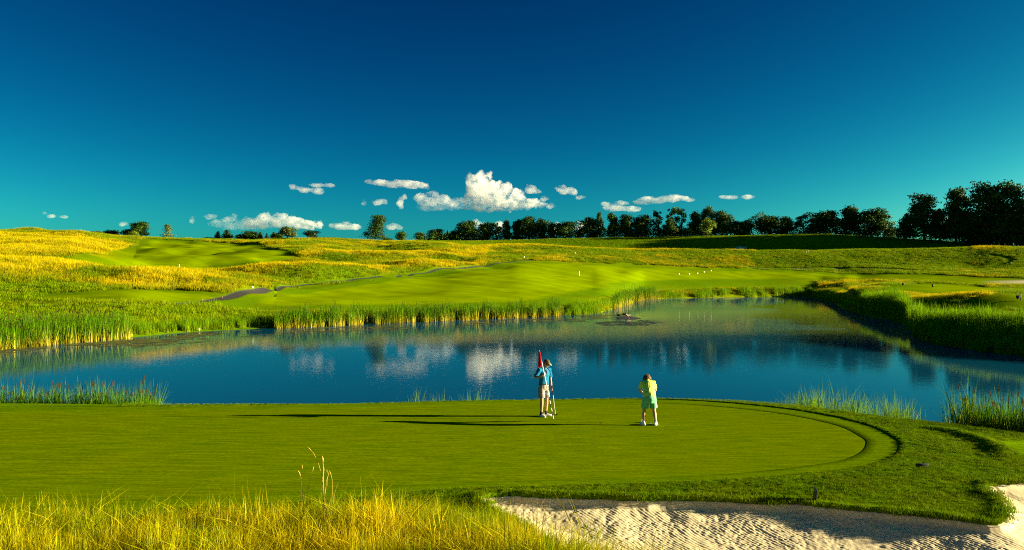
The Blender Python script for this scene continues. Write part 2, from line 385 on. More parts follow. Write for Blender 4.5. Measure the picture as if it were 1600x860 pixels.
def masks(X, Y):
    """what grows where: mown, path, golden fescue share, green rough"""
    p = bearing(X, Y)
    w = .9 * fbm(X / 6, Y / 6, 21, 2)
    mow = np.zeros_like(X)
    for Q, s in ((FAIR, 2.5), (FAIR2, 2.5), (FAIR3, 1.5), (TEE1, .5), (TEE2, .5)):
        mow = np.maximum(mow, sstep(-s * .3, s * .7, poly_sd(Q, X, Y) + w * s * .3))
    dp = np.minimum(np.minimum(line_dist(PATH1, X, Y), line_dist(PATH1B, X, Y)), line_dist(PATH2, X, Y))
    wid = np.where(np.abs(X + 43) + np.abs(Y - 117) < 13, 1.0, .5)
    path = 1 - sstep(wid - .25, wid + .25, dp)
    sd = np.maximum(poly_sd(SAND2, X, Y), poly_sd(SAND3, X, Y)); sand = sstep(-.1, .3, sd)
    # fescue share
    A = fy(0, p)
    f = .13 + .9 * fbm(X / 17, Y / 13, 31, 3) + .9 * fbm(X / 60, Y / 45, 35, 2) * .5
    f = np.where(Y > 300, f * .4 - .12, f)                       # far slope: plain meadow
    hillL = sstep(620, 200, p) * sstep(104, 118, Y); f = f + .45 * hillL
    f = f + .9 * sstep(-1, 2, poly_sd(FES_G, X, Y))
    # dry gold along the crests, with their sunlit highlight put into the colour
    crest = np.maximum(np.exp(-((Y - fy(4, p)) / 7.5) ** 2) * (p < 760), np.exp(-((Y - fy(6, p)) / 7.0) ** 2) * (p > 440) * (p < 760))
    crest = np.maximum(crest, np.exp(-((Y - fy(7, p)) / 5.5) ** 2) * (p > 740) * (p < 1180))
    crest = np.maximum(crest, np.exp(-((Y - fy(9, p)) / 16.) ** 2) * (p > 400) * (p < 660) * .8)
    f = f + .95 * crest
    f = f - 1.1 * sstep(118, 98, Y) * (p < 420) * (Y > 40)         # left bank: lush green
    rb = (p > 1265) & (Y < 180) & (Y > 40)
    f = np.where(rb, -.25 + .9 * np.exp(-((Y - (fy(2, p) - 16 * (p > 1340))) / 11.) ** 2) * sstep(64, 84, Y) + .3 * fbm(X / 7, Y / 6, 41, 2), f)
    for (mp, mY, mh, ma, mb) in MOUNDS: f = f + .9 * np.exp(-((X - px2x(mp, mY) - 1) / (ma * .9)) ** 2 - ((Y - mY - 1) / (mb * .8)) ** 2) * rb
    f = f - .35 * ((p > 1180) & (Y > 262) & (Y < 300)) + .8 * ((p > 1520) & (Y > 284) & (Y < 300))
    # light strip of dry rough in front of the fairway
    f = np.where((Y > A) & (Y < A + 26) & (p > 380) & (p < 990), .12 + .35 * fbm(X / 8, Y / 4, 44, 2) + .75 * np.exp(-((p - 940) / 30) ** 2), f)
    f = np.where((Y > A) & (Y < A + 14) & (p >= 990) & (p < 1280), .22 + .35 * fbm(X / 5, Y / 3, 44, 2), f)
    dm = np.maximum(poly_sd(FAIR, X, Y), np.maximum(poly_sd(FAIR2, X, Y), poly_sd(FAIR3, X, Y)))
    surr = sstep(-9, -2, poly_sd(FAIR, X, Y) + w * 4)               # semi-rough round the fairway: short
    surr = np.maximum(surr, sstep(-4, -1, np.maximum(poly_sd(TEE1, X, Y), poly_sd(TEE2, X, Y))))
    surr = np.maximum(surr, sstep(-5, -1, poly_sd(FAIR2, X, Y))); surr = np.maximum(surr, sstep(-3.5, -1, poly_sd(FAIR3, X, Y)))
    surr = surr * (1 - ((p < 460) & (Y < 100))) ; surr = np.maximum(surr, (1 - sstep(1.1, 1.7, dp)))
    surr = np.maximum(surr, ((Y > A + 9) & (Y < 262) & (p > 400) & (p < 1280) & (dm > -26) & (Y < fy(3, p) + 2)).astype(float))
    f = np.clip(f, 0, 1); f = f * (1 - surr * .8)
    near = (Y < 40); f = np.where(near, 0, f)
    g = near & (X < 2.5) & (Y < 15.6); f = np.where(g, sstep(15.6, 14.2, Y + .5 * fbm(X / 1.5, Y / 1.5, 3, 2)) * .55, f)
    f = f * (1 - mow) * (1 - path)
    return mow, path, f, np.clip(surr + mow + path + sand, 0, 1), sand

def ground_z(X, Y, Z=None):
    Z = Hbase(X, Y) if Z is None else Z.copy()
    m = (Y > 8.8) & (Y < 30) & (np.abs(X) < 30)
    x, y, z = X[m], Y[m], Z[m]
    ds = poly_sd(FRINGE, x, y); z = z - .12 * sstep(-.32, -.12, ds)
    db = poly_sd(BUNK, x, y)
    z = np.where(db > 0, z - 1.3, z + .05 * np.exp(-(db / .25) ** 2))
    Z[m] = z; return Z

def build_ground():
    rowsY = np.concatenate([np.linspace(-80, 8, 12)[:-1], np.linspace(8, 13, 26)[:-1], np.arange(13, 17.8, .045), np.linspace(17.8, 40, 112)[1:],
                            np.geomspace(40, 380, 330)[1:], np.geomspace(380, 6500, 34)[1:]])
    s = np.concatenate([np.linspace(-2.6, -.46, 40)[:-1], np.linspace(-.46, .46, 620), np.linspace(.46, 2.6, 40)[1:]])
    Yg, S = np.meshgrid(rowsY, s, indexing='ij')
    Xg = S * (np.maximum(Yg, 6) + 7.0)
    X, Y = Xg.ravel(), Yg.ravel(); Z = ground_z(X, Y)
    mow, path, f, short, sand = masks(X, Y)
    far = Y > 45
    Z = Z - far * (path * .05 + sand * .15)
    nr, nc = Yg.shape; i = np.arange(nr * nc).reshape(nr, nc)
    F = np.stack([i[:-1, :-1], i[:-1, 1:], i[1:, 1:], i[1:, :-1]], -1).reshape(-1, 4)
    strp = np.zeros_like(X)
    me = mesh_np('ground', np.stack([X, Y, Z], 1), F, M_ground(), True, dict(mow=mow, path=path, fes=f, sand=sand))
    o = obj('ground', me); tag(o, 'rolling golf course ground of mown fairway, rough and golden fescue', 'ground', kind='structure')

def M_ground():
    N = NT('course_turf'); pos = N.pos()
    n1 = N.noise(.35, 5, .6, pos); n2 = N.noise(3.2, 5, .65, pos); n3 = N.noise(30, 3, .6, pos)
    rough = N.ramp(n2, [(.25, (.05, .115, .001)), (.55, (.10, .185, .001)), (.8, (.18, .245, .002))])
    gold = N.ramp(n2, [(.25, (.14, .14, .002)), (.5, (.30, .24, .002)), (.8, (.44, .34, .003))])
    fine = N.ramp(N.noise(.9, 6, .7, N.pos((.25, 3.0, 1))), [(.38, (.12, .20, .0)), (.62, (.215, .29, .0))])
    w = N.n('TexWave', wave_type='BANDS', bands_direction='DIAGONAL'); w.inputs['Scale'].default_value = .052; w.inputs['Distortion'].default_value = .6; w.inputs['Detail Scale'].default_value = .3
    N.l(pos, w.inputs['Vector'])
    st = N.ramp(w.outputs['Fac'], [(.42, (.93, .94, .93)), (.58, (1.05, 1.04, 1.04))])
    mown = N.mix(1.0, fine, st, 'MULTIPLY')
    fes = N.attr('fes'); fm = N.math('ADD', fes, N.math('MULTIPLY', N.math('SUBTRACT', n1, .5), .7), True)
    c = N.mix(N.math('MULTIPLY', fm, N.math('GREATER_THAN', fes, .02)), rough, gold); c = N.mix(N.attr('mow'), c, mown)
    asph = N.ramp(N.noise(14, 4, .6, pos), [(.3, (.035, .034, .038)), (.7, (.066, .062, .062))])
    c = N.mix(N.attr('path'), c, asph)
    c = N.mix(N.attr('sand'), c, (.52, .46, .34))
    h = N.math('ADD', N.math('MULTIPLY', n3, .4), n2); h = N.math('MULTIPLY', h, N.math('SUBTRACT', 1.0, N.math('MULTIPLY', N.math('MAXIMUM', N.attr('mow'), N.attr('path')), .88)))
    return N.bsdf(c, .95, .0, h, .35, .05)

def M_cut(name, a, b, bump, sc=(.35, 3.2, 1)):
    N = NT(name); pos = N.pos()
    n = N.noise(2.6, 5, .65, N.pos(sc)); f = N.noise(16, 3, .7, N.pos((.6, 1.6, 1))); g = N.noise(.45, 3, .5, pos)
    c = N.ramp(n, [(.36, a), (.64, b)])
    c = N.mix(N.ramp(g, [(.35, 0.0), (.65, 1.0)]), c, N.mix(1.0, c, (1.10, 1.02, .9), 'MULTIPLY'))
    c = N.mix(.55, c, N.mix(1.0, c, N.ramp(f, [(.3, .4), (.7, 1.6)]), 'MULTIPLY'))
    return N.bsdf(c, .95, .0, f, bump, .012)

def build_green():
    n = len(GREEN); c = np.array(HOLE)
    ts = np.concatenate([np.linspace(1, .12, 46), np.linspace(.12, 0, 10)[1:]])
    ang = np.arctan2(GREEN[:, 1] - c[1], GREEN[:, 0] - c[0]); circ = np.stack([np.cos(ang), np.sin(ang)], 1) * .054
    rings = [c + circ * (1 - t) + (GREEN - c) * t for t in ts]
    XY = np.concatenate(rings); Z = Hbase(XY[:, 0], XY[:, 1]); V = np.column_stack([XY, Z])
    F = [(k * n + j, k * n + (j + 1) % n, (k + 1) * n + (j + 1) % n, (k + 1) * n + j) for k in range(len(ts) - 1) for j in range(n)]
    V2 = V
    me = mesh_np('putting_green', V2, np.array(F)[:, ::-1] if _ccw(GREEN) < 0 else np.array(F), M_cut('green_turf', (.070, .122, .0), (.128, .186, .0), .10), True)
    fix_up(me); tag(obj('putting_green', me), 'smooth mown putting green between pond and bunker', 'green', kind='structure')
    # fringe: a step of a centimetre above the green; collar of longer grass round it
    def ring(name, offs, mt, label):
        R_, base = [], None
        for d, dz in offs:
            C = offset_closed(GREEN, d * _wob) if d else GREEN
            R_.append(np.column_stack([C, Hbase(C[:, 0], C[:, 1]) + dz]))
        V = np.concatenate(R_); F = np.array([(k * n + j, k * n + (j + 1) % n, (k + 1) * n + (j + 1) % n, (k + 1) * n + j) for k in range(len(offs) - 1) for j in range(n)])
        me = mesh_np(name, V, F, mt, False); fix_up(me); return tag(obj(name, me), label, 'grass', kind='structure')
    ring('fringe', [(0, -.03), (.006, .005), (.014, .0075), (.3, .008), (.6, .008), (.9, .008)], M_cut('fringe_turf', (.062, .122, .0), (.112, .178, .0), .35), 'close mown fringe ringing the putting green')
    ring('collar', [(.88, -.03), (.895, .018), (.93, .034), (1.0, .040), (1.12, .036), (1.28, .012), (1.38, -.03)], M_cut('collar_turf', (.045, .105, .0), (.095, .170, .001), .8), 'longer grass collar round the fringe')
    # the cup
    b = MB(); k = 24
    V = [(HOLE[0] + .054 * math.cos(2 * math.pi * j / k), HOLE[1] + .054 * math.sin(2 * math.pi * j / k), ground_at(*HOLE) + z) for z in (-.004, -.11) for j in range(k)]
    b.add(V, [(j, (j + 1) % k, k + (j + 1) % k, k + j) for j in range(k)] + [tuple(range(2 * k - 1, k - 1, -1))])
    tag(b.build('golf_hole', plain('cup_liner', (.05, .05, .045), .7)), 'dark open cup in the putting green between the two golfers', 'hole')
def _ccw(C): return ((np.roll(C, -1, 0)[:, 0] - C[:, 0]) * (np.roll(C, -1, 0)[:, 1] + C[:, 1])).sum() * -1
def fix_up(me):
    bm = bmesh.new(); bm.from_mesh(me)
    if sum(f.normal.z for f in bm.faces) < 0: bmesh.ops.reverse_faces(bm, faces=bm.faces[:])
    bm.to_mesh(me); bm.free(); me.update()

def sand_z(X, Y):
    d = poly_sd(BUNK, X, Y); dd = np.clip(d, 0, None)
    z = Hbase(X, Y) * np.exp(-dd * 1.2) - .09 - .50 * (1 - np.exp(-dd / 1.6)) + .05 * np.exp(-(d / .1) ** 2)
    z = z + .06 * fbm(X / .9, Y / .9, 51, 2) * sstep(0, .6, d) + .010 * fbm(X / .12, Y / .12, 55, 2)
    # rake furrows running down the face
    ac = X * .84 + Y * .54 + .05 * vnoise(X * 2.2, Y * 2.2, 61); al = -X * .54 + Y * .84
    amp = .0024 * np.clip(.7 + 1.7 * vnoise(ac * 1.1, al * .9, 62) + 1.0 * vnoise(ac * 7, al * 1.2, 63), .08, 1.5)
    z = z + amp * np.sin(2 * math.pi * ac / .066 + 2.5 * vnoise(ac * 1.3, al * 2.2, 64)) * sstep(.05, .3, d)
    z = z + .008 * vnoise(X / .045, Y / .045, 71) * sstep(-.1, .5, fbm(X / .8, Y / .5, 72, 2) + .25)
    return z, d
def build_bunker():
    xs = np.concatenate([np.arange(-.9, 10.6, .0165), np.arange(10.6, 20, .06)]); ys = np.concatenate([np.arange(9, 13.6, .08), np.arange(13.6, 16.1, .0165), np.arange(16.1, 18, .04)])
    Y, X = np.meshgrid(ys, xs, indexing='ij'); sh = X.shape; z, d = sand_z(X.ravel(), Y.ravel())
    i = np.arange(z.size).reshape(sh); F = np.stack([i[:-1, :-1], i[:-1, 1:], i[1:, 1:], i[1:, :-1]], -1).reshape(-1, 4)
    F = F[(d[F] > -.12).any(1)]
    u, inv = np.unique(F, return_inverse=True); V = np.column_stack([X.ravel(), Y.ravel(), z])[u]
    N = NT('bunker_sand'); pos = N.pos(); n = N.noise(90, 3, .7, pos); m = N.noise(2.5, 4, .6, pos)
    c = N.mix(.6, N.ramp(m, [(.3, (.68, .55, .33)), (.7, (.80, .66, .42))]), N.ramp(n, [(.2, (.38, .32, .20)), (.8, (.88, .76, .52))]))
    me = mesh_np('bunker_sand', V, inv.reshape(-1, 4), N.bsdf(c, .95, .1, n, .45, .008), True)
    tag(obj('bunker_sand', me), 'raked pale sand of the bunker below the green', 'bunker', kind='structure')

def build_water():
    s = np.linspace(0, 1, 60); X, Y = np.meshgrid(np.linspace(-150, 140, 60), np.linspace(21, 226, 60))
    V = np.column_stack([X.ravel(), Y.ravel(), np.full(X.size, WATER)]); i = np.arange(3600).reshape(60, 60)
    F = np.stack([i[:-1, :-1], i[:-1, 1:], i[1:, 1:], i[1:, :-1]], -1).reshape(-1, 4)
    N = NT('pond_water'); pos = N.pos((.55, 1.0, 1))
    a = N.noise(2.6, 3, .55, pos); b = N.noise(7.5, 2, .5, pos); calm = N.ramp(N.noise(.035, 3, .5, N.pos((.5, 1.4, 1))), [(.36, .35), (.62, 1.0)])
    h = N.math('MULTIPLY', N.math('ADD', a, N.math('MULTIPLY', b, .35)), calm)
    p = N.n('BsdfPrincipled'); p.inputs['Base Color'].default_value = (.004, .035, .075, 1); p.inputs['Roughness'].default_value = .035
    p.inputs['IOR'].default_value = 1.33; p.inputs['Specular IOR Level'].default_value = .42
    bu = N.n('Bump'); bu.inputs['Strength'].default_value = .036; bu.inputs['Distance'].default_value = .10; N.l(h, bu.inputs['Height']); N.l(bu.outputs[0], p.inputs['Normal'])
    df = N.n('BsdfDiffuse'); df.inputs['Color'].default_value = (.0, .085, .19, 1); mx = N.n('MixShader'); mx.inputs[0].default_value = .22
    N.l(p.outputs[0], mx.inputs[1]); N.l(df.outputs[0], mx.inputs[2]); N.l(mx.outputs[0], N.out.inputs['Surface'])
    tag(obj('pond_water', mesh_np('pond_water', V, F, N.m, True)), 'calm blue pond reflecting sky and bank', 'water', kind='structure')
build_ground(); build_green(); build_bunker(); build_water()
# ---------------------------------------------------------------- grasses and reeds (stuff)
def blades(n, spread, hmin, hmax, width, lean, seed, segs=3, curl=.35, head=0.0, flat=False):
    """a tuft: n curved tapering blades; attribute t = height along the blade, r = a random number per blade"""
    g = np.random.default_rng(seed); V = []; F = []; T = []; Rn = []
    for b in range(n):
        a = g.uniform(0, 2 * math.pi); rr = spread * math.sqrt(g.uniform()); x, y = rr * math.cos(a), rr * math.sin(a)
        h = g.uniform(hmin, hmax); la = g.uniform(0, 2 * math.pi); le = abs(g.normal(0, lean)); w = width * g.uniform(.7, 1.3); fa = g.uniform(0, math.pi)
        wx, wy = math.cos(fa), math.sin(fa); r = g.uniform(); hd = g.uniform() < head
        o = len(V)
        for k in range(segs + 1):
            t = k / segs; bend = le * (t + curl * t * t * t * 2)
            cx, cy, cz = x + math.cos(la) * bend * h, y + math.sin(la) * bend * h, h * t * (1 - .25 * le * t)
            ww = w * (1 - t) ** .7 * (1 if not hd else .45) + .0001
            if hd and t > .6: ww = w * (1.5 if k < segs else .2)
            V += [(cx - wx * ww, cy - wy * ww, cz), (cx + wx * ww, cy + wy * ww, cz)]; T += [t, t]; Rn += [r, r]
            if k: F.append((o + 2 * k - 2, o + 2 * k - 1, o + 2 * k + 1, o + 2 * k))
    return np.array(V), np.array(F), np.array(T), np.array(Rn)
def tuft(name, mt, *a, **k):
    V, F, T, Rn = blades(*a, **k); me = mesh_np(name, V, F, mt, True, dict(t=T, r=Rn))
    return bpy.data.objects.new(name, me)
_GN = {}
def scatter(name, pts, rz, sc, protos, label, cat, tilt=.12):
    """one object of stuff: tufts set on the given ground points by geometry nodes"""
    n = len(pts); me = bpy.data.meshes.new(name); me.vertices.add(n); me.vertices.foreach_set('co', np.asarray(pts, np.float32).ravel())
    g = np.random.default_rng(n)
    rot = np.column_stack([g.normal(0, tilt, n), g.normal(0, tilt, n), rz]).astype(np.float32)
    a = me.attributes.new('rot', 'FLOAT_VECTOR', 'POINT'); a.data.foreach_set('vector', rot.ravel())
    s = np.asarray(sc, np.float32); s = np.column_stack([s, s, s]) if s.ndim == 1 else s
    a = me.attributes.new('scl', 'FLOAT_VECTOR', 'POINT'); a.data.foreach_set('vector', s.ravel())
    a = me.attributes.new('idx', 'INT', 'POINT'); a.data.foreach_set('value', g.integers(0, len(protos), n).astype(np.int32))
    o = obj(name, me); key = tuple(p.name for p in protos)
    if key not in _GN:
        c = bpy.data.collections.new(protos[0].name + '_set')
        for p in protos: c.objects.link(p)
        t = bpy.data.node_groups.new(protos[0].name + '_scatter', 'GeometryNodeTree')
        t.interface.new_socket('Geometry', in_out='INPUT', socket_type='NodeSocketGeometry'); t.interface.new_socket('Geometry', in_out='OUTPUT', socket_type='NodeSocketGeometry')
        gi = t.nodes.new('NodeGroupInput'); go = t.nodes.new('NodeGroupOutput'); ip = t.nodes.new('GeometryNodeInstanceOnPoints')
        ci = t.nodes.new('GeometryNodeCollectionInfo'); ci.inputs[0].default_value = c; ci.inputs['Separate Children'].default_value = True; ci.inputs['Reset Children'].default_value = True
        def na(nm, ty):
            x = t.nodes.new('GeometryNodeInputNamedAttribute'); x.data_type = ty; x.inputs[0].default_value = nm; return x.outputs[0]
        t.links.new(gi.outputs[0], ip.inputs['Points']); t.links.new(ci.outputs[0], ip.inputs['Instance']); ip.inputs['Pick Instance'].default_value = True
        t.links.new(na('idx', 'INT'), ip.inputs['Instance Index']); t.links.new(na('rot', 'FLOAT_VECTOR'), ip.inputs['Rotation']); t.links.new(na('scl', 'FLOAT_VECTOR'), ip.inputs['Scale'])
        t.links.new(ip.outputs[0], go.inputs[0]); _GN[key] = t
    m = o.modifiers.new('scatter', 'NODES'); m.node_group = _GN[key]
    return tag(o, label, cat, kind='stuff')

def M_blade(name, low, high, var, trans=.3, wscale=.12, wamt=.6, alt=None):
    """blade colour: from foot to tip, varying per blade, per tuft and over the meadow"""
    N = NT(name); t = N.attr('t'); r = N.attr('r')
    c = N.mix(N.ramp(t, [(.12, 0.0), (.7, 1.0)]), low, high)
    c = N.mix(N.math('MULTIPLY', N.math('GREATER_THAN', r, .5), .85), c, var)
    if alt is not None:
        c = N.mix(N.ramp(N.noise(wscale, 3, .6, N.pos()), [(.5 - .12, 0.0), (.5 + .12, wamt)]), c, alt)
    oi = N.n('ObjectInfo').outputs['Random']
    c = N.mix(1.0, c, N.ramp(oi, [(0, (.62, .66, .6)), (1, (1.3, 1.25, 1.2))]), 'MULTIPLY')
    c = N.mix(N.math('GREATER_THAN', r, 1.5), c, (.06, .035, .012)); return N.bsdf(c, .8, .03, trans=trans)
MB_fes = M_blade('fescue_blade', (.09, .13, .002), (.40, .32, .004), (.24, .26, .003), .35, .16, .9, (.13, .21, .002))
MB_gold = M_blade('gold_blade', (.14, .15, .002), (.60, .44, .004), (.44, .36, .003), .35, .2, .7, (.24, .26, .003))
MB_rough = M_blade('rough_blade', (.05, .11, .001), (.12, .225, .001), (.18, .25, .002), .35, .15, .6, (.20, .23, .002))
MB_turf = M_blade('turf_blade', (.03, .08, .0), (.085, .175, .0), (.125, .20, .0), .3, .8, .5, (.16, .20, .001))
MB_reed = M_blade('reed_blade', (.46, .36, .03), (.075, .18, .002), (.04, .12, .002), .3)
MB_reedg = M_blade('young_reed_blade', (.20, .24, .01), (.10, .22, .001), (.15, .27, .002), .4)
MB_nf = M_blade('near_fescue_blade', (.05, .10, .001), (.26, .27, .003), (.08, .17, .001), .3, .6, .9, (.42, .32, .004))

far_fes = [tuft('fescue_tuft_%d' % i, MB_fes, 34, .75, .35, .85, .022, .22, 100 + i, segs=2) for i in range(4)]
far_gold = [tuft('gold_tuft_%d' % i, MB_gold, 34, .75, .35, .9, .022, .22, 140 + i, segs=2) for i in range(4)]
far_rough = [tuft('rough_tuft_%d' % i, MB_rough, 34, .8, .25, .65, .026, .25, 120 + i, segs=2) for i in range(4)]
def scat_fes():
    g = np.random.default_rng(11); n = 330000
    p = g.uniform(-120, 1720, n); Y = np.sqrt(g.uniform(60 ** 2, 345 ** 2, n)); X = px2x(p, Y)
    mow, path, f, short, sand = masks(X, Y)
    A = fy(0, p); ok = (Y > A + 1.5) & (short < .35 + .3 * g.uniform(0, 1, n)); X, Y, f, p = X[ok], Y[ok], f[ok], p[ok]
    fn = f + .35 * (fbm(X / 5, Y / 5, 77, 2))
    Z = Hbase(X, Y) - .03; u = g.uniform(0, 1, len(X))
    gold = fn > .64; mid = (fn > .25) & ~gold; grn = ~gold & ~mid
    farm = (Y > 305) & (g.uniform(0, 1, len(X)) > .5)
    for nm, m, pr, lb, s0 in (('golden_fescue', gold, far_gold, 'golden dry fescue on the crests of the hills, sunlit highlight put into its gold', 1.0), ('mixed_fescue', mid, far_fes, 'half green half golden fescue covering the mounds', .9), ('green_rough', grn & ~farm, far_rough, 'lush green rough on the banks and slopes', .85)):
        X_, Y_, Z_ = X[m], Y[m], Z[m]; k = len(X_)
        pb = bearing(X_, Y_); sc = s0 * np.where((pb > 1270) & (Y_ < 185), .6, 1) * g.uniform(.6, 1.25, k) * np.where(Y_ > 305, .6, 1)
        scatter(nm, np.column_stack([X_, Y_, Z_]), g.uniform(0, 6.28, k), sc, pr, lb, 'grass')
scat_fes()

# reeds
def reed_tuft(i, mt, n=16, hmax=2.3, head=.07, wd=.030):
    V, F, T, Rn = blades(n, .5, hmax * .55, hmax, wd, .10, 300 + i, segs=3, curl=.6)
    g = np.random.default_rng(i); Vl = list(map(tuple, V)); Fl = list(map(tuple, F)); T = list(T); Rn = list(Rn)
    for q in range(int(n * head)):         # brown seed heads on stiff stalks
        x, y = g.uniform(-.4, .4, 2); h = hmax * g.uniform(.85, 1.02)
        for (z0, z1, w, r) in ((0, h, .008, .2), (h - .18, h, .016, 2.0)):
            o = len(Vl)
            for (dx, dy) in ((w, 0), (-w * .5, w * .87), (-w * .5, -w * .87)): Vl += [(x + dx, y + dy, z0), (x + dx, y + dy, z1)]; T += [.0, .9]; Rn += [r] * 2
            for k in range(3): a, b = o + 2 * k, o + 2 * ((k + 1) % 3); Fl.append((a, b, b + 1, a + 1))
    me = mesh_np('reed_tuft', np.array(Vl), np.array(Fl), mt, True, dict(t=T, r=Rn)); return bpy.data.objects.new('reed_tuft_%s_%d' % (mt.name, i), me)
reeds_a = [reed_tuft(i, MB_reed) for i in range(5)]; reeds_b = [reed_tuft(i + 10, MB_reedg, head=.0) for i in range(5)]
reeds_na = [reed_tuft(i + 20, MB_reed, 34, head=.03, wd=.016) for i in range(5)]; reeds_nb = [reed_tuft(i + 30, MB_reedg, 30, head=.0, wd=.016) for i in range(5)]
def reed_bed(name, p0, p1, d0, d1, n, label, protos, hs=1.0, grow=0.0, near=False, fade=8, gap=0.0, seed=1):
    g = np.random.default_rng(seed * 7919); p = g.uniform(p0, p1, n); u = g.uniform(0, 1, n)
    Y = (edgeY(p) if near else fy(0, p)) + d0 + (d1 - d0) * u
    if gap:
        k = vnoise(p / gap, u * 1.2, 5) > -.18; p, Y, u = p[k], Y[k], u[k]
    X = px2x(p, Y); Z = np.maximum(Hbase(X, Y), WATER - .25) - .03
    ed = np.clip(np.minimum(p - p0, p1 - p) / fade, .25, 1); sc = hs * (1 - grow + grow * u) * g.uniform(.72, 1.15, len(p)) * ed ** .5 * (1 + .25 * vnoise(p / 9, Y / 3, 8))
    return scatter(name, np.column_stack([X, Y, Z]), g.uniform(0, 6.28, len(p)), np.column_stack([sc * .95, sc * .95, sc]), protos, label, 'reeds', .06)
reed_bed('reed_bed', -160, 205, -1.2, 3.5, 950, 'tall cattail reeds along the left end of the far bank', reeds_a, 1.02, seed=1)
reed_bed('reed_bed', 205, 440, 0.3, 3.2, 420, 'low patchy reeds on the far bank before the cart path', reeds_b, .55, seed=2, gap=9)
reed_bed('reed_bed', 428, 882, -1.0, 2.6, 1350, 'long band of cattail reeds with straw coloured feet on the far shore', reeds_a, .98, seed=3, gap=7)
reed_bed('reed_bed', 884, 962, -1.0, 6.0, 420, 'green reeds on the small point by the geese', reeds_b, .72, seed=4)
reed_bed('reed_bed', 955, 1032, -1.0, 5, 300, 'dark reeds in the inlet behind the geese', reeds_a, 1.25, seed=5)
reed_bed('reed_bed', 1032, 1285, -.5, 4, 520, 'low reed fringe along the far end of the pond', reeds_b, .95, seed=6, gap=14)
reed_bed('reed_bed', 1286, 1350, -1, 6, 520, 'dark reeds on the shaded tip of the right bank', reeds_b, .7, seed=7)
reed_bed('reed_bed', 1345, 1428, -1, 12, 1100, 'bright topped reed clump in the middle of the right bank', reeds_b, 1.05, .55, seed=8)
reed_bed('reed_bed', 1415, 1720, -1.2, 9, 2600, 'dense reeds at the foot of the right bank', reeds_b, 1.05, .55, seed=9)
reed_bed('reed_bed', -140, 285, 2.2, 4.6, 330, 'reeds at the back left of the putting green', reeds_na, .84, near=True, seed=10, fade=60)
reed_bed('reed_bed', 575, 836, 2.4, 3.6, 55, 'sparse short reeds behind the green beside the capped golfer', reeds_nb, .75, near=True, seed=11, fade=90)
reed_bed('reed_bed', 1190, 1470, 2.2, 3.8, 120, 'thin sunlit reeds behind the green to the right of the golfer in yellow', reeds_nb, .80, near=True, seed=12, fade=70)
reed_bed('reed_bed', 1492, 1760, 2.0, 4.6, 260, 'dense dark reeds at the right edge of the near shore', reeds_na, .92, near=True, seed=13, fade=10)

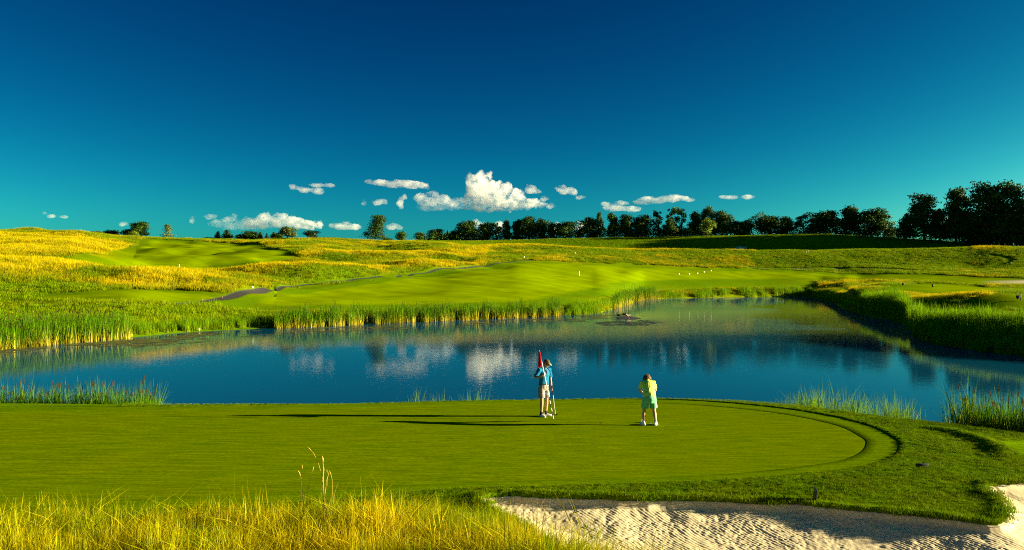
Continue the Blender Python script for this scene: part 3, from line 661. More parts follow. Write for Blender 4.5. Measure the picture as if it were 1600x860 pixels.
# near rough, collar turf and foreground fescue
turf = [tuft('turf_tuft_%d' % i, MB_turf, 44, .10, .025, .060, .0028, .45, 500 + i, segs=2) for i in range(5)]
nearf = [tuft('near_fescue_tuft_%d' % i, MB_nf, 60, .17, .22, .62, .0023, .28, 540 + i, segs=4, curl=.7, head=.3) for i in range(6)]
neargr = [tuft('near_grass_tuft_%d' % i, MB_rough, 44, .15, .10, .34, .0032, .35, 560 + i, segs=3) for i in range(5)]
def scat_near():
    g = np.random.default_rng(21)
    X = g.uniform(-13, 17.5, 130000); Y = g.uniform(12.5, 30, 130000)
    keep = (poly_sd(FRINGE, X, Y) < -.02) & (poly_sd(BUNK, X, Y) < .03) & (Y < edgeY(bearing(X, Y)) + .6) & (np.abs(X) < .72 * Y + 1)
    keep &= g.uniform(0, 1, len(X)) < np.clip(1.35 - (Y - 15) * .09, .35, 1)
    X, Y = X[keep], Y[keep]; ds = poly_sd(FRINGE, X, Y); Z = Hbase(X, Y) + .045 * np.exp(-np.clip(-ds - .5, 0, None) ** 2 * 2) * (ds > -1.3) - .012
    db = poly_sd(BUNK, X, Y); lip = np.exp(-(db / .12) ** 2)
    sc = g.uniform(.55, 1.0, len(X)) * (1 + .9 * lip) * (1 + .5 * vnoise(X / .7, Y / .7, 9)) * np.where(ds > -.9, .75, 1)
    scatter('rough_turf', np.column_stack([X, Y, Z + .03 * lip]), g.uniform(0, 6.28, len(X)), sc, turf, 'short dark rough round the green and along the bunker lip', 'grass', .15)
    # foreground fescue
    X = g.uniform(-13, 2.2, 8000); Y = g.uniform(9.2, 15.9, 8000); lim = 15.0 + .5 * fbm(X / 1.6, X * 0, 4, 2) - .23 * np.clip(-X - 1.5, 0, 9)
    ok = (Y < lim) & (poly_sd(BUNK, X, Y) < -.22) & (np.abs(X) < .7 * Y + 1) & (poly_sd(FRINGE, X, Y) < -.25); X, Y, lim = X[ok], Y[ok], lim[ok]
    d = lim - Y; cl = vnoise(X / .8, Y / .6, 66)
    db = -poly_sd(BUNK, X, Y); s = np.clip(.50 + .36 * d, .4, 1.05) * np.clip(.35 + .5 * db, .35, 1) * g.uniform(.65, 1.25, len(X)) * (1 + .75 * cl) * np.where(g.uniform(0, 1, len(X)) > .96, 1.18, 1); go = g.uniform(0, 1, len(X)) < .5
    Z = Hbase(X, Y) - .02; q = np.column_stack([X, Y, Z])
    scatter('foreground_fescue', q[go], g.uniform(0, 6.28, go.sum()), s[go], nearf, 'tall golden fescue in the left foreground', 'grass', .1)
    scatter('foreground_grass', q[~go], g.uniform(0, 6.28, (~go).sum()), s[~go] * 1.1, neargr, 'green grass mixed into the foreground fescue', 'grass', .15)
    # extra green tufts under and at the edge of the fescue
    X = g.uniform(-13, 1.6, 9000); Y = g.uniform(11, 16.2, 9000); ok = (poly_sd(BUNK, X, Y) < 0) & (poly_sd(FRINGE, X, Y) < -.12) & (np.abs(X) < .7 * Y + 1); X, Y = X[ok], Y[ok]
    ds = poly_sd(FRINGE, X, Y)
    scatter('foreground_rough', np.column_stack([X, Y, Hbase(X, Y) - .02]), g.uniform(0, 6.28, len(X)), g.uniform(.3, .75, len(X)) * np.clip(-ds * .5, .3, 1), neargr, 'green rough between the fescue and the green', 'grass', .2)
scat_near()
# ---------------------------------------------------------------- trees
def M_leaf(name, dark, mid, light):
    N = NT(name); c = N.ramp(N.attr('r'), [(0, dark), (.55, mid), (1, light)])
    oi = N.n('ObjectInfo').outputs['Random']
    c = N.mix(1.0, c, N.ramp(oi, [(0, (.75, .8, .75)), (1, (1.2, 1.15, 1.1))]), 'MULTIPLY')
    return N.bsdf(c, .7, .15, trans=.15)
ML = dict(oak=M_leaf('oak_leaf', (.012, .036, .002), (.028, .068, .004), (.058, .115, .006)),
          light=M_leaf('young_leaf', (.09, .16, .010), (.14, .21, .012), (.18, .25, .016)),
          cedar=M_leaf('cedar_leaf', (.016, .034, .006), (.026, .052, .008), (.04, .07, .01)),
          olive=M_leaf('olive_leaf', (.055, .085, .012), (.085, .115, .016), (.12, .15, .022)))
M_bark = plain('bark', (.055, .042, .030), .9, .1, .35, 6)
def make_tree(name, seed, kind, leaf, nl, trunk_h, blobs, lsize):
    """unit tree 1 high and about 1 wide: trunk with limbs, crown of leaf sized faces"""
    g = np.random.default_rng(seed); B = []
    for (c, r, w) in blobs: B.append((np.array(c, float), np.array(r, float), w))
    tw = np.array([w for _, _, w in B]); tw = tw / tw.sum(); V = []; F = []; Rn = []
    cnt = (tw * nl).astype(int)
    for (c, r, w), k in zip(B, cnt):
        d = g.normal(size=(k, 3)); d /= np.linalg.norm(d, axis=1)[:, None]
        lump = 1 + .22 * np.sin(d[:, 0] * 7 + seed) * np.sin(d[:, 1] * 6 + 2 * seed) + .18 * np.sin(d[:, 2] * 9 + c[0] * 30)
        rad = (g.uniform(0, 1, k) ** .42) * lump
        pos = c + d * r * rad[:, None]
        nrm = d + g.normal(size=(k, 3)) * .8; nrm /= np.linalg.norm(nrm, axis=1)[:, None]
        a = np.cross(nrm, g.normal(size=(k, 3))); a /= np.linalg.norm(a, axis=1)[:, None]; b = np.cross(nrm, a)
        s = lsize * 1.22 * g.uniform(.6, 1.4, k)[:, None]; tone = np.clip(g.normal(.45, .25, k) + .15 * np.sin(pos[:, 2] * 20 + c[0] * 9), 0, 1)
        o = len(V) if isinstance(V, list) and not V else sum(len(v) for v in V)
        V.append(np.stack([pos - a * s, pos - b * s * .6, pos + a * s, pos + b * s * .6], 1).reshape(-1, 3)); Rn.append(np.repeat(tone, 4))
    V = np.concatenate(V); V[:, 2] = np.maximum(V[:, 2], .01); n = len(V) // 4
    crown = mesh_np('crown', V, np.arange(n * 4).reshape(n, 4), ML[leaf], False, dict(r=np.concatenate(Rn)))
    b = MB(); top = max(trunk_h, .3)
    b.tube([(0, 0, -.03), (.004, 0, .03), (0, .006, top * .5), (.012, 0, top), (.01, .01, min(.8, top + .25))], [.034, .026, .021, .015, .004], 7)
    for (c, r, w) in B[:7]:
        z0 = min(c[2] * .55, top); q = Vector((0, 0, z0)); e = Vector(c)
        if (e - q).length > .08: b.tube([q, q.lerp(e, .5) + Vector((0, 0, .02)), e], [.012, .008, .003], 5)
    trunk = b.mesh('trunk', M_bark); return trunk, crown
def rb(seed, n, rx, z0, z1, r0, r1, top=1.0):
    """random blobs filling a crown between z0 and z1"""
    g = np.random.default_rng(seed); out = []
    for i in range(n):
        z = z0 + (z1 - z0) * (i + .5) / n; t = (z - z0) / (z1 - z0); w = rx * (math.sin(math.pi * (.18 + .74 * t)) ** .6) * (1 - (1 - top) * t)
        a = g.uniform(0, 6.28); q = g.uniform(.2, .85); r = g.uniform(r0, r1); out.append(((w * q * math.cos(a), w * q * math.sin(a), z), (r * 1.1, r * 1.1, r * .85), r * r))
    return out
TREES = {
 'oakA': make_tree('oakA', 1, 'oak', 'oak', 5600, .3, rb(1, 16, .40, .2, .86, .13, .2) + [((0, 0, .45), (.3, .3, .3), .05), ((0, 0, .13), (.33, .33, .12), .03)], .021),
 'oakB': make_tree('oakB', 2, 'oak', 'oak', 5600, .3, rb(2, 18, .42, .14, .88, .11, .19, .8) + [((0, 0, .4), (.3, .3, .3), .05), ((.1, 0, .1), (.36, .3, .1), .03)], .021),
 'oakC': make_tree('oakC', 3, 'oak', 'oak', 5200, .35, rb(3, 14, .38, .25, .88, .1, .18, .7) + [((0, 0, .5), (.22, .22, .3), .04), ((-.1, 0, .12), (.34, .3, .12), .03)], .021),
 'tallA': make_tree('tallA', 4, 'oak', 'oak', 6500, .4, rb(4, 20, .36, .2, .9, .09, .17, .75) + [((0, 0, .5), (.2, .2, .35), .05), ((0, 0, .14), (.4, .36, .14), .045)], .017),
 'tallB': make_tree('tallB', 5, 'oak', 'oak', 7000, .4, rb(5, 24, .40, .12, .92, .1, .17, .9) + [((0, 0, .45), (.26, .26, .38), .06), ((0, 0, .12), (.44, .4, .12), .05)], .017),
 'openA': make_tree('openA', 6, 'locust', 'oak', 2000, .6, rb(66, 15, .36, .52, .95, .06, .11, 1.15) + [((0, 0, .14), (.4, .4, .16), .06), ((.1, 0, .3), (.2, .2, .1), .02)], .02),
 'openB': make_tree('openB', 7, 'locust', 'oak', 2300, .6, rb(7, 11, .40, .45, .93, .07, .13, .9) + [((0, 0, .12), (.32, .32, .14), .03)], .02),
 'cone': make_tree('cone', 8, 'cedar', 'cedar', 2200, .3, [((0, 0, z), ((1 - z) * .36 + .03, (1 - z) * .36 + .03, .09), (1.05 - z)) for z in np.linspace(.1, .93, 12)], .026),
 'spruce': make_tree('spruce', 9, 'cedar', 'cedar', 2200, .3, [((.05 * math.sin(9 * z), 0, z), ((1 - z) * .42 + .06, (1 - z) * .42 + .06, .08), (1.1 - z)) for z in np.linspace(.1, .9, 9)], .026),
 'bush': make_tree('bush', 10, 'bush', 'oak', 1700, .25, rb(10, 9, .36, .2, .78, .2, .28), .034),
 'bushl': make_tree('bushl', 11, 'bush', 'olive', 1700, .25, rb(11, 10, .38, .2, .8, .16, .24), .032),
 'lightt': make_tree('lightt', 12, 'young', 'light', 2400, .3, rb(12, 12, .36, .22, .84, .14, .22), .024),
 'hedge': make_tree('hedge', 13, 'hedge', 'oak', 1700, .2, rb(13, 9, .42, .2, .7, .22, .3), .036),
 'tower': make_tree('tower', 14, 'tower', 'oak', 5200, .4, [((.14, 0, .92), (.34, .34, .07), 1.4), ((.20, 0, .82), (.36, .36, .09), 1.8), ((.14, 0, .72), (.36, .36, .09), 1.8), ((.10, 0, .62), (.36, .36, .09), 1.8), ((.04, 0, .52), (.38, .38, .09), 1.8), ((.02, 0, .42), (.40, .4, .09), 1.8), ((.0, 0, .31), (.42, .42, .10), 1.8), ((-.12, 0, .18), (.46, .45, .13), 1.6), ((.2, .1, .16), (.34, .4, .14), 1.3), ((-.40, 0, .28), (.16, .16, .10), .5)], .020),
 'thin': make_tree('thin', 15, 'thin', 'olive', 1100, .5, [((0, 0, .55), (.28, .28, .3), 1), ((-.1, 0, .85), (.16, .16, .1), .4), ((.12, 0, .8), (.14, .14, .12), .4), ((0, 0, .2), (.42, .42, .16), .8)], .028),
}
TL = [  # name, kind, bearing, depth offset behind the ridge, width px, top row, label
 ('shrub', 'hedge', 6, 0, 14, 361, 'dark low shrub on the golden hilltop at the left edge'),
 ('shrub', 'hedge', 52, 8, 9, 362, 'tiny dark shrub on the skyline, leftmost of a pair'),
 ('shrub', 'hedge', 60, 8, 11, 361.5, 'tiny dark shrub on the skyline, right one of a pair at far left'),
 ('shrub', 'bushl', 85, 10, 12, 361, 'small olive shrub on the left skyline before the long hedge'),
 ('hedge', 'hedge', 101, 10, 20, 359.5, 'left half of the long dark hedge on the left skyline'),
 ('hedge', 'hedge', 116, 10, 20, 360.5, 'right half of the long dark hedge on the left skyline'),
 ('shrub', 'bushl', 131, 10, 9, 362, 'lone small green shrub just right of the long skyline hedge'),
 ('shrub', 'bushl', 150, 12, 18, 361, 'loose olive shrub beside two dark bushes on the skyline'),
 ('bush', 'hedge', 164, 12, 18, 359.5, 'dark bush left of its twin on the left skyline'),
 ('bush', 'hedge', 176, 12, 18, 359, 'dark bush right of its twin on the left skyline'),
 ('bush', 'bush', 200, 3, 16, 358.5, 'small dark bush at the left foot of the round skyline tree'),
 ('round_tree', 'oakA', 219, 3, 27, 346, 'round green tree standing alone on the left skyline'),
 ('shrub', 'lightt', 210, -3, 13, 361, 'pale green shrub in front of the round skyline tree'),
 ('thin_tree', 'thin', 262, 0, 16, 350, 'thin sparse tree alone above the upper left fairway'),
 ('hedge', 'hedge', 322, 8, 22, 371, 'low dark hedge left of the small spruces'),
 ('spruce', 'spruce', 340, 8, 12, 361, 'narrow dark spruce, leftmost of the skyline spruces'),
 ('spruce', 'spruce', 355, 8, 21, 359, 'broad dark spruce beside the narrow one on the skyline'),
 ('bush', 'bush', 378, 6, 16, 366, 'low dark bush left of the broad bush on the skyline'),
 ('bush', 'bush', 391, 6, 26, 361.5, 'broad dark green bush between the spruces and the pale bush'),
 ('spruce', 'cone', 407, 4, 12, 362.5, 'small pointed conifer right of the broad dark bush'),
 ('spruce', 'cone', 417, 4, 9, 364.5, 'smallest pointed conifer on the skyline'),
 ('spruce', 'spruce', 427, 3, 11, 362.5, 'small conifer touching the pale olive bush'),
 ('bush', 'bush', 435, 3, 12, 364.5, 'dark bush at the left foot of the pale olive bush'),
 ('olive_bush', 'bushl', 449, 0, 25, 354.5, 'large pale olive bush on the crest of the golden mound'),
 ('olive_bush', 'bushl', 488, -2, 21, 360.5, 'smaller pale olive bush right of the large one on the crest'),
 ('tower_tree', 'tower', 586, 0, 27, 335.5, 'tall leaning ivy tower of a tree alone on the crest'),
 ('bush', 'hedge', 606, 4, 14, 371, 'flat dark bush just right of the tall leaning tree'),
 ('small_tree', 'bush', 628, 6, 15, 362, 'small round tree between the flat bush and the tree row'),
 ('small_tree', 'bush', 656, 8, 17, 363.5, 'second small round tree right of the tall leaning tree'),
 ('broad_tree', 'oakA', 682, 8, 24, 357.5, 'broad low tree at the left end of the long row'),
 ('bush', 'hedge', 669, 10, 10, 372, 'low bush at the foot of the row, leftmost'),
 ('small_tree', 'cone', 699, 6, 10, 360.5, 'little pointed tree second in the long row'),
 ('broad_tree', 'oakB', 713, 8, 20, 360.5, 'low dark tree under the taller round crown in the row'),
 ('round_tree', 'oakA', 731, 6, 31, 344.5, 'wide round crown, first tall tree from the left in the row'),
 ('dark_tree', 'oakB', 757, 6, 24, 347.5, 'dark tree right of the wide round crown'),
 ('dark_tree', 'openB', 775, 6, 18, 348, 'gappy tree in the row showing sky between its branches'),
 ('dark_tree', 'tallA', 792, 6, 16, 343.5, 'narrow upright tree left of the row\'s high double crown'),
 ('dark_tree', 'oakC', 808, 6, 20, 343, 'dark left shoulder of the double crown in the left row'),
 ('tall_tree', 'oakA', 826, 6, 27, 337.5, 'highest rounded tree in the left half of the row'),
 ('dark_tree', 'tallB', 846, 6, 19, 342.5, 'upright tree right of the highest crown in the left half'),
 ('dark_tree', 'oakC', 862, 6, 15, 349.5, 'shorter tree left of the bright round tree'),
 ('bright_tree', 'oakA', 883, 3, 33, 346, 'rounded sunlit tree standing lower in the middle of the row'),
 ('bush', 'bush', 907, 4, 17, 358.5, 'low green bush between the rounded tree and the dense grove'),
 ('dark_tree', 'oakB', 925, 6, 24, 339.5, 'first dark tree of the dense middle grove'),
 ('pointed_tree', 'tallA', 937, 4, 11, 330, 'narrow spire tree rising from the left of the middle grove'),
 ('dark_tree', 'oakC', 958, 6, 22, 332.5, 'tall crown right of the narrow spire'),
 ('dark_tree', 'oakB', 980, 6, 26, 334.5, 'wide dark crown in the middle grove left of the flat tops'),
 ('dark_tree', 'oakA', 1004, 6, 28, 335.5, 'dark crown touching the flat topped trees from the left'),
 ('flat_tree', 'openA', 1029, 6, 22, 329.5, 'airy flat topped tree, left of three'),
 ('flat_tree', 'openA', 1048, 8, 24, 325, 'airy flat topped tree, middle of three'),
 ('flat_tree', 'openA', 1065, 6, 24, 325, 'airy flat topped tree, right of three'),
 ('dark_cedar', 'oakB', 1047, 2, 19, 342, 'dark dense tree under the airy flat tops'),
 ('dark_tree', 'oakC', 1086, 6, 23, 330.5, 'dark tree right of the airy flat tops'),
 ('tall_tree', 'tallB', 1105, 8, 27, 325, 'tallest crown of the middle grove behind the pale tree'),
 ('pale_tree', 'lightt', 1104, -6, 21, 341, 'pale yellow green round tree in front of the dark grove'),
 ('round_tree', 'oakA', 1128, 6, 31, 330, 'big round crown at the right end of the middle grove'),
 ('dark_tree', 'oakB', 1154, 6, 22, 345, 'low tree right of the middle grove, left of two'),
 ('dark_tree', 'oakC', 1168, 6, 18, 343.5, 'low tree right of the middle grove, right of two'),
 ('round_tree', 'oakA', 1202, 6, 38, 337, 'wide low crown in the right row'),
 ('dark_tree', 'oakB', 1228, 6, 23, 338.5, 'narrower crown right of the wide low one'),
 ('dark_tree', 'openB', 1256, 6, 28, 335.5, 'gappy tree in the right row with a trunk showing'),
 ('round_tree', 'oakA', 1292, 6, 34, 328.5, 'rounded crown, left of the three tall ones in the right row'),
 ('tall_tree', 'oakC', 1327, 6, 36, 321.5, 'highest crown, middle of the three tall ones in the right row'),
 ('round_tree', 'oakB', 1361, 6, 42, 326, 'broad crown, right of the three tall ones in the right row'),
 ('bush', 'bush', 1393, 6, 15, 354.5, 'lone low bush in the gap before the big right hand trees'),
 ('bush', 'bush', 1275, 8, 22, 352, 'dark undergrowth between the gappy tree and the tall ones'),
 ('dark_tree', 'spruce', 1416, -4, 26, 333, 'dark sloping tree at the left edge of the big right hand trees'),
 ('tall_tree', 'tallA', 1444, -4, 48, 301.5, 'tall separate tree left of the big right hand wood'),
 ('dark_tree', 'oakB', 1468, -2, 30, 326, 'lower dark tree filling the notch in the right hand wood'),
 ('tall_tree', 'tallA', 1493, -4, 40, 291.5, 'tall crown just right of the notch in the right hand wood'),
 ('dark_tree', 'oakB', 1518, -10, 40, 326, 'lower dark tree in front of the right hand wood'),
 ('tall_tree', 'tallB', 1539, -6, 52, 289, 'huge broad crown in the right hand wood'),
 ('tall_tree', 'tallB', 1578, -6, 54, 287.5, 'huge broad crown at the right edge of the picture'),
 ('dark_tree', 'oakA', 1566, -10, 48, 330, 'dark undergrowth tree before the huge crowns'),
 ('dark_tree', 'oakB', 1604, -10, 50, 322, 'dark undergrowth tree cut by the right edge'),
]
FW = ('upright tree just past the right edge', 'spreading tree of the hidden wood, lower on the slope', 'high tree at the back of the hidden wood', 'rounded oak of the hidden wood', 'broad tree in the middle of the hidden wood', 'upright tree in the middle of the hidden wood', 'broad tree far right in the hidden wood', 'outermost upright tree of the hidden wood', 'broad tree on the near slope past the right edge', 'nearest upright tree on the slope past the right edge', 'lower broad tree on the slope past the right edge')
TL += [('forest_tree', k, p, d, w, t, FW[j]) for j, (k, p, d, w, t) in enumerate(
       (('tallA', 1632, -4, 54, 290), ('tallB', 1672, -10, 56, 286), ('tallA', 1708, 4, 56, 284), ('oakA', 1745, -10, 56, 290), ('tallB', 1790, -8, 60, 284), ('tallA', 1850, -14, 60, 282), ('tallB', 1925, -4, 60, 280), ('tallA', 2010, -16, 60, 280), ('tallB', 1690, -8, 56, 290), ('tallA', 1760, -4, 58, 288), ('tallB', 1650, -8, 50, 305)))]
for i, (nm, k, p, dy, w, top, lab) in enumerate(TL):
    Y = float(fy(9, np.array([p]))[0]) + dy; X = px2x(p, Y); z = ground_at(X, Y); h = py2z(top, Y) - z; wid = w * Y / FPX
    t = empty(nm, (X, Y, z - .05), random.Random(i).uniform(0, 6.28)); q = random.Random(i * 3 + 1).uniform(.9, 1.1)
    tag(t, lab, 'tree' if 'tree' in nm or nm in ('spruce', 'dark_cedar') else nm.split('_')[-1], 'trees and shrubs on the skyline' if nm != 'forest_tree' else 'trees of the wood past the right edge')
    if k == 'tower': t.rotation_euler[2] = 0
    if k in ('bush', 'hedge', 'bushl'): h *= 1.12
    t.scale = (wid * (1.62 if p < 1140 else 1.74), wid * (1.62 if p < 1140 else 1.74), h * 1.03) if k != 'tower' else (wid * 1.3, wid * 1.3, h * 1.0)
    tr, cr = TREES[k]; obj('trunk', tr, t); obj('crown', cr, t)

def undergrowth():
    g = np.random.default_rng(77); n = 34000; p = g.uniform(672, 1640, n); Y = fy(9, p) + 7 + g.normal(0, 3, n) - 8 * (p > 1400); X = px2x(p, Y)
    hmax = 3.4 + 5.5 * (np.clip(vnoise(p / 14, p * 0, 4) + .45, 0, 1)) * np.where(p > 1405, 1.3, 1) * sstep(672, 700, p); hmax += 2.2 * sstep(1140, 1180, p); hmax *= np.where((p > 1380) & (p < 1405), .5, 1)
    Z = Hbase(X, Y) + hmax * g.uniform(0, 1, n) ** .8; q = np.column_stack([X, Y, Z]); a = g.normal(size=(n, 3)); a /= np.linalg.norm(a, axis=1)[:, None]; b = np.cross(a, g.normal(size=(n, 3))); b /= np.linalg.norm(b, axis=1)[:, None]
    s_ = g.uniform(.2, .5, n)[:, None]; V = np.stack([q - a * s_, q - b * s_ * .6, q + a * s_, q + b * s_ * .6], 1).reshape(-1, 3)
    me = mesh_np('undergrowth', V, np.arange(n * 4).reshape(n, 4), ML['oak'], False, dict(r=np.repeat(g.uniform(0, .8, n), 4))); tag(obj('undergrowth', me), 'dark undergrowth along the foot of the tree row', 'undergrowth', kind='stuff')
undergrowth()
# ---------------------------------------------------------------- clouds: real bodies of vapour 9 km away
M_cl = {}
def cloud_mat(dens, key, kk):
    if key in M_cl: return M_cl[key]
    N = NT('cloud_vapour_%s' % key); v = N.n('VolumePrincipled'); v.inputs['Color'].default_value = (1, 1, 1, 1)
    nz = N.noise(1.0, 2, .5, N.objco((kk, kk, kk * 1.15))); dn = N.math('MULTIPLY', N.math('MULTIPLY', N.math('SUBTRACT', nz, .36), 3.6, True), dens); N.l(dn, v.inputs['Density']); v.inputs['Anisotropy'].default_value = .0
    N.l(v.outputs[0], N.out.inputs['Volume']); N.m.cycles.volume_sampling = 'DISTANCE'; M_cl[key] = N.m; return N.m
CY = 9000.0; KM = CY / FPX
_placed = []
def clear_depth(w, cx, cz, rx, rz):
    """a depth at which this cloud neither shades another nor stands in another's shadow"""
    for Y in [9000.0 + 450 * ((i * 5) % 17) for i in range(17)] + [17000.0 + 500 * i for i in range(12)]:
        k = Y / FPX; X = px2x(cx, Y); Z = py2z(cz, Y); ok = True
        for (x2, y2, z2, a2, b2) in _placed:
            t = (x2 - X) / SUNV.x; dy = abs(Y + t * SUNV.y - y2); dz = abs(Z + t * SUNV.z - z2)
            if dy < (rx * k * .5 + a2 * .5) + 120 and dz < rz * k + b2 + 60: ok = False; break
        if ok: break
    _placed.append((X, Y, Z, rx * k, rz * k)); return Y
def cloud(blobs, label, dens=.010, vox=9.0, disp=60):
    """blobs: bearing, row and half sizes as seen from the green"""
    x0 = min(b[0] - b[2] for b in blobs); x1 = max(b[0] + b[2] for b in blobs); z0 = min(b[1] - b[3] for b in blobs); z1 = max(b[1] + b[3] for b in blobs)
    Y = clear_depth(0, (x0 + x1) / 2, (z0 + z1) / 2, (x1 - x0) / 2, (z1 - z0) / 2); q = Y / CY; k = Y / FPX
    base = Vector((px2x((x0 + x1) / 2, Y), Y, py2z((z0 + z1) / 2, Y))); m = MB(); g = random.Random(int(x0))
    for (px, py, rx, ry) in blobs:
        m.ell(Vector((px2x(px, Y), Y + g.uniform(-.3, .3) * min(rx, 14) * k, py2z(py, Y))) - base, (rx * k, max(min(rx * .6, 12), ry) * k, ry * k), None, 14, 9)
    o = m.build('cloud', cloud_mat(dens * .85 / q, '%.3g_%.3g' % (dens / q * 1000, q), 1 / (85 * q)), None, True, remesh=4.2 * q); o.location = base
    o.modifiers[0].voxel_size = 6.5 * q
    for ns, st, dp in ((75, disp * 1.15, 2), (30, disp * .48, 2)):
        tx = bpy.data.textures.new('cloud_billow', 'CLOUDS'); tx.noise_scale = ns * q; tx.noise_depth = dp
        d = o.modifiers.new('billow', 'DISPLACE'); d.texture = tx; d.strength = st * q; d.mid_level = .5; d.texture_coords = 'LOCAL'
    tag(o, label, 'cloud', 'cumulus clouds low over the horizon'); return o
cloud([(748, 296, 20, 24), (736, 281, 9, 11), (752, 279, 8, 10), (764, 274, 6, 7), (772, 300, 22, 18), (790, 296, 10, 12), (778, 318, 50, 13), (808, 306, 14, 11), (828, 318, 16, 8), (846, 322, 12, 5), (760, 326, 40, 6), (735, 312, 12, 12)], 'big white towering cumulus above the tree row', .011, 6.5, 70)
cloud([(660, 311, 14, 9), (675, 306, 12, 7), (690, 313, 16, 8), (706, 318, 12, 6), (668, 318, 18, 5)], 'lumpy cloud joining the left side of the big cumulus', .006, 6, 60)
cloud([(626, 315, 6, 7), (632, 309, 5, 5), (628, 323, 5, 4)], 'small upright puff left of the lumpy cloud', .008, 4, 40)
cloud([(594, 316, 12, 5), (600, 314, 6, 4)], 'small grey puff, second from the left in the middle chain', .006, 4, 36)
cloud([(570, 317, 5, 4)], 'tiny puff at the left end of the middle chain', .003, 4, 30)
cloud([(600, 286, 24, 5), (625, 287, 30, 6), (650, 290, 22, 6), (577, 284, 8, 4), (665, 293, 8, 3)], 'long smooth cloud bar above the lumpy cloud', .006, 5, 40)
cloud([(830, 296, 10, 7), (838, 299, 8, 5), (825, 292, 5, 4)], 'round puff right of the big cumulus', .008, 4, 40)
cloud([(876, 294, 10, 5), (887, 299, 13, 6), (896, 301, 6, 5)], 'fluffy cloud second right of the big cumulus', .008, 4, 40)
cloud([(852, 311, 7, 4), (848, 309, 4, 3)], 'small puff between the big cumulus and the fluffy cloud', .007, 4, 30)
cloud([(908, 308, 9, 3.2)], 'flat little cloud under the fluffy one', .006, 4, 26)
cloud([(862, 322, 8, 4)], 'ragged scrap off the right foot of the big cumulus', .006, 4, 30)
cloud([(466, 294, 12, 4), (480, 297, 14, 4), (497, 299, 12, 5), (458, 291, 6, 3)], 'drifting cloud streak on the left, lower of two', .006, 4, 34)
cloud([(495, 289, 14, 3), (512, 290, 12, 3)], 'thin cloud streak on the left, upper of two', .005, 4, 26)
cloud([(1030, 312, 36, 5), (1055, 310, 24, 5), (1005, 316, 18, 4), (1075, 312, 12, 3)], 'long lens shaped cloud over the middle grove', .006, 5, 36)
cloud([(958, 325, 18, 5), (985, 327, 20, 4.5), (970, 318, 14, 4), (948, 319, 10, 3)], 'pair of cloud rolls left of the lens shaped cloud', .006, 4, 34)
cloud([(1138, 308, 16, 3), (1168, 308, 13, 3.5)], 'two small joined cloud streaks on the right', .006, 4, 24)
cloud([(412, 346, 20, 10), (435, 346, 22, 11), (458, 349, 24, 10), (480, 351, 18, 8), (497, 351, 8, 6), (400, 350, 24, 10), (415, 338, 9, 6), (440, 338, 10, 6)], 'wide low cumulus above the pale olive bushes', .009, 6, 60)
cloud([(362, 342, 9, 5), (366, 338, 5, 5), (354, 343, 6, 4)], 'puff left of the wide low cumulus', .004, 4, 36)
cloud([(330, 339, 11, 4), (322, 337, 6, 3), (336, 346, 5, 3)], 'faint flat puff second left of the wide low cumulus', .003, 4, 30)
cloud([(301, 344, 4, 6)], 'small upright wisp above the thin tree', .003, 4, 28)
cloud([(530, 353, 16, 5), (548, 355, 18, 5), (540, 350, 8, 4)], 'cloud bar between the wide cumulus and the leaning tree', .008, 4, 36)
cloud([(614, 354, 12, 5), (622, 356, 8, 4)], 'oval cloud just right of the leaning tree', .007, 4, 30)
cloud([(70, 333, 5, 3), (82, 338, 8, 2.5), (98, 339, 8, 2.5)], 'thin cloud scrap over the golden hill', .006, 4, 22)
cloud([(194, 350, 8, 3.5)], 'small cloud scrap left of the round skyline tree', .006, 4, 24)
cloud([(750, 352, 12, 8), (744, 347, 6, 5), (780, 354, 10, 8)], 'cloud showing over the left tree row', .008, 4, 40)
cloud([(872, 356, 8, 9)], 'cloud puff behind the gap left of the rounded tree', .008, 4, 36)
cloud([(908, 355, 9, 9), (902, 350, 5, 5)], 'cloud puff behind the low bush before the middle grove', .008, 4, 36)
cloud([(700, 320, 34, 9), (676, 324, 26, 6), (722, 316, 16, 9)], 'thin bluish veil between the lumpy cloud and the big cumulus', .0016, 6, 60)
cloud([(372, 352, 34, 8), (345, 350, 22, 6), (395, 348, 16, 8)], 'thin bluish veil left of the wide low cumulus', .0016, 6, 60)
# ---------------------------------------------------------------- the two golfers
M_skin = plain('skin', (.42, .22, .12), .55, .3, .12, 8)
M_skin2 = plain('skin_fair', (.48, .27, .16), .55, .3, .12, 8)
M_hair = plain('brown_hair', (.10, .045, .018), .6, .3, .4, 60)
M_hair2 = plain('dark_hair', (.03, .02, .014), .6, .3, .4, 60)
M_shoe = plain('white_leather', (.72, .72, .72), .45, .4, .06, 10)
M_blk = plain('black_cloth', (.012, .012, .014), .8, .2, .3, 20)
M_eye = plain('eye', (.03, .02, .015), .2, .5, .1, 9)
M_lip = plain('lip', (.35, .13, .09), .5, .3, .1, 9)
def M_polo():
    N = NT('blue_striped_polo'); w = N.n('TexWave', wave_type='BANDS', bands_direction='Z'); w.inputs['Scale'].default_value = 9.0
    N.l(N.objco(), w.inputs['Vector'])
    c = N.ramp(w.outputs['Fac'], [(.55, (.001, .085, .20)), (.75, (.006, .15, .28))])
    return N.bsdf(c, .8, .1, N.noise(14, 3, .6, N.objco()), .25, .02)
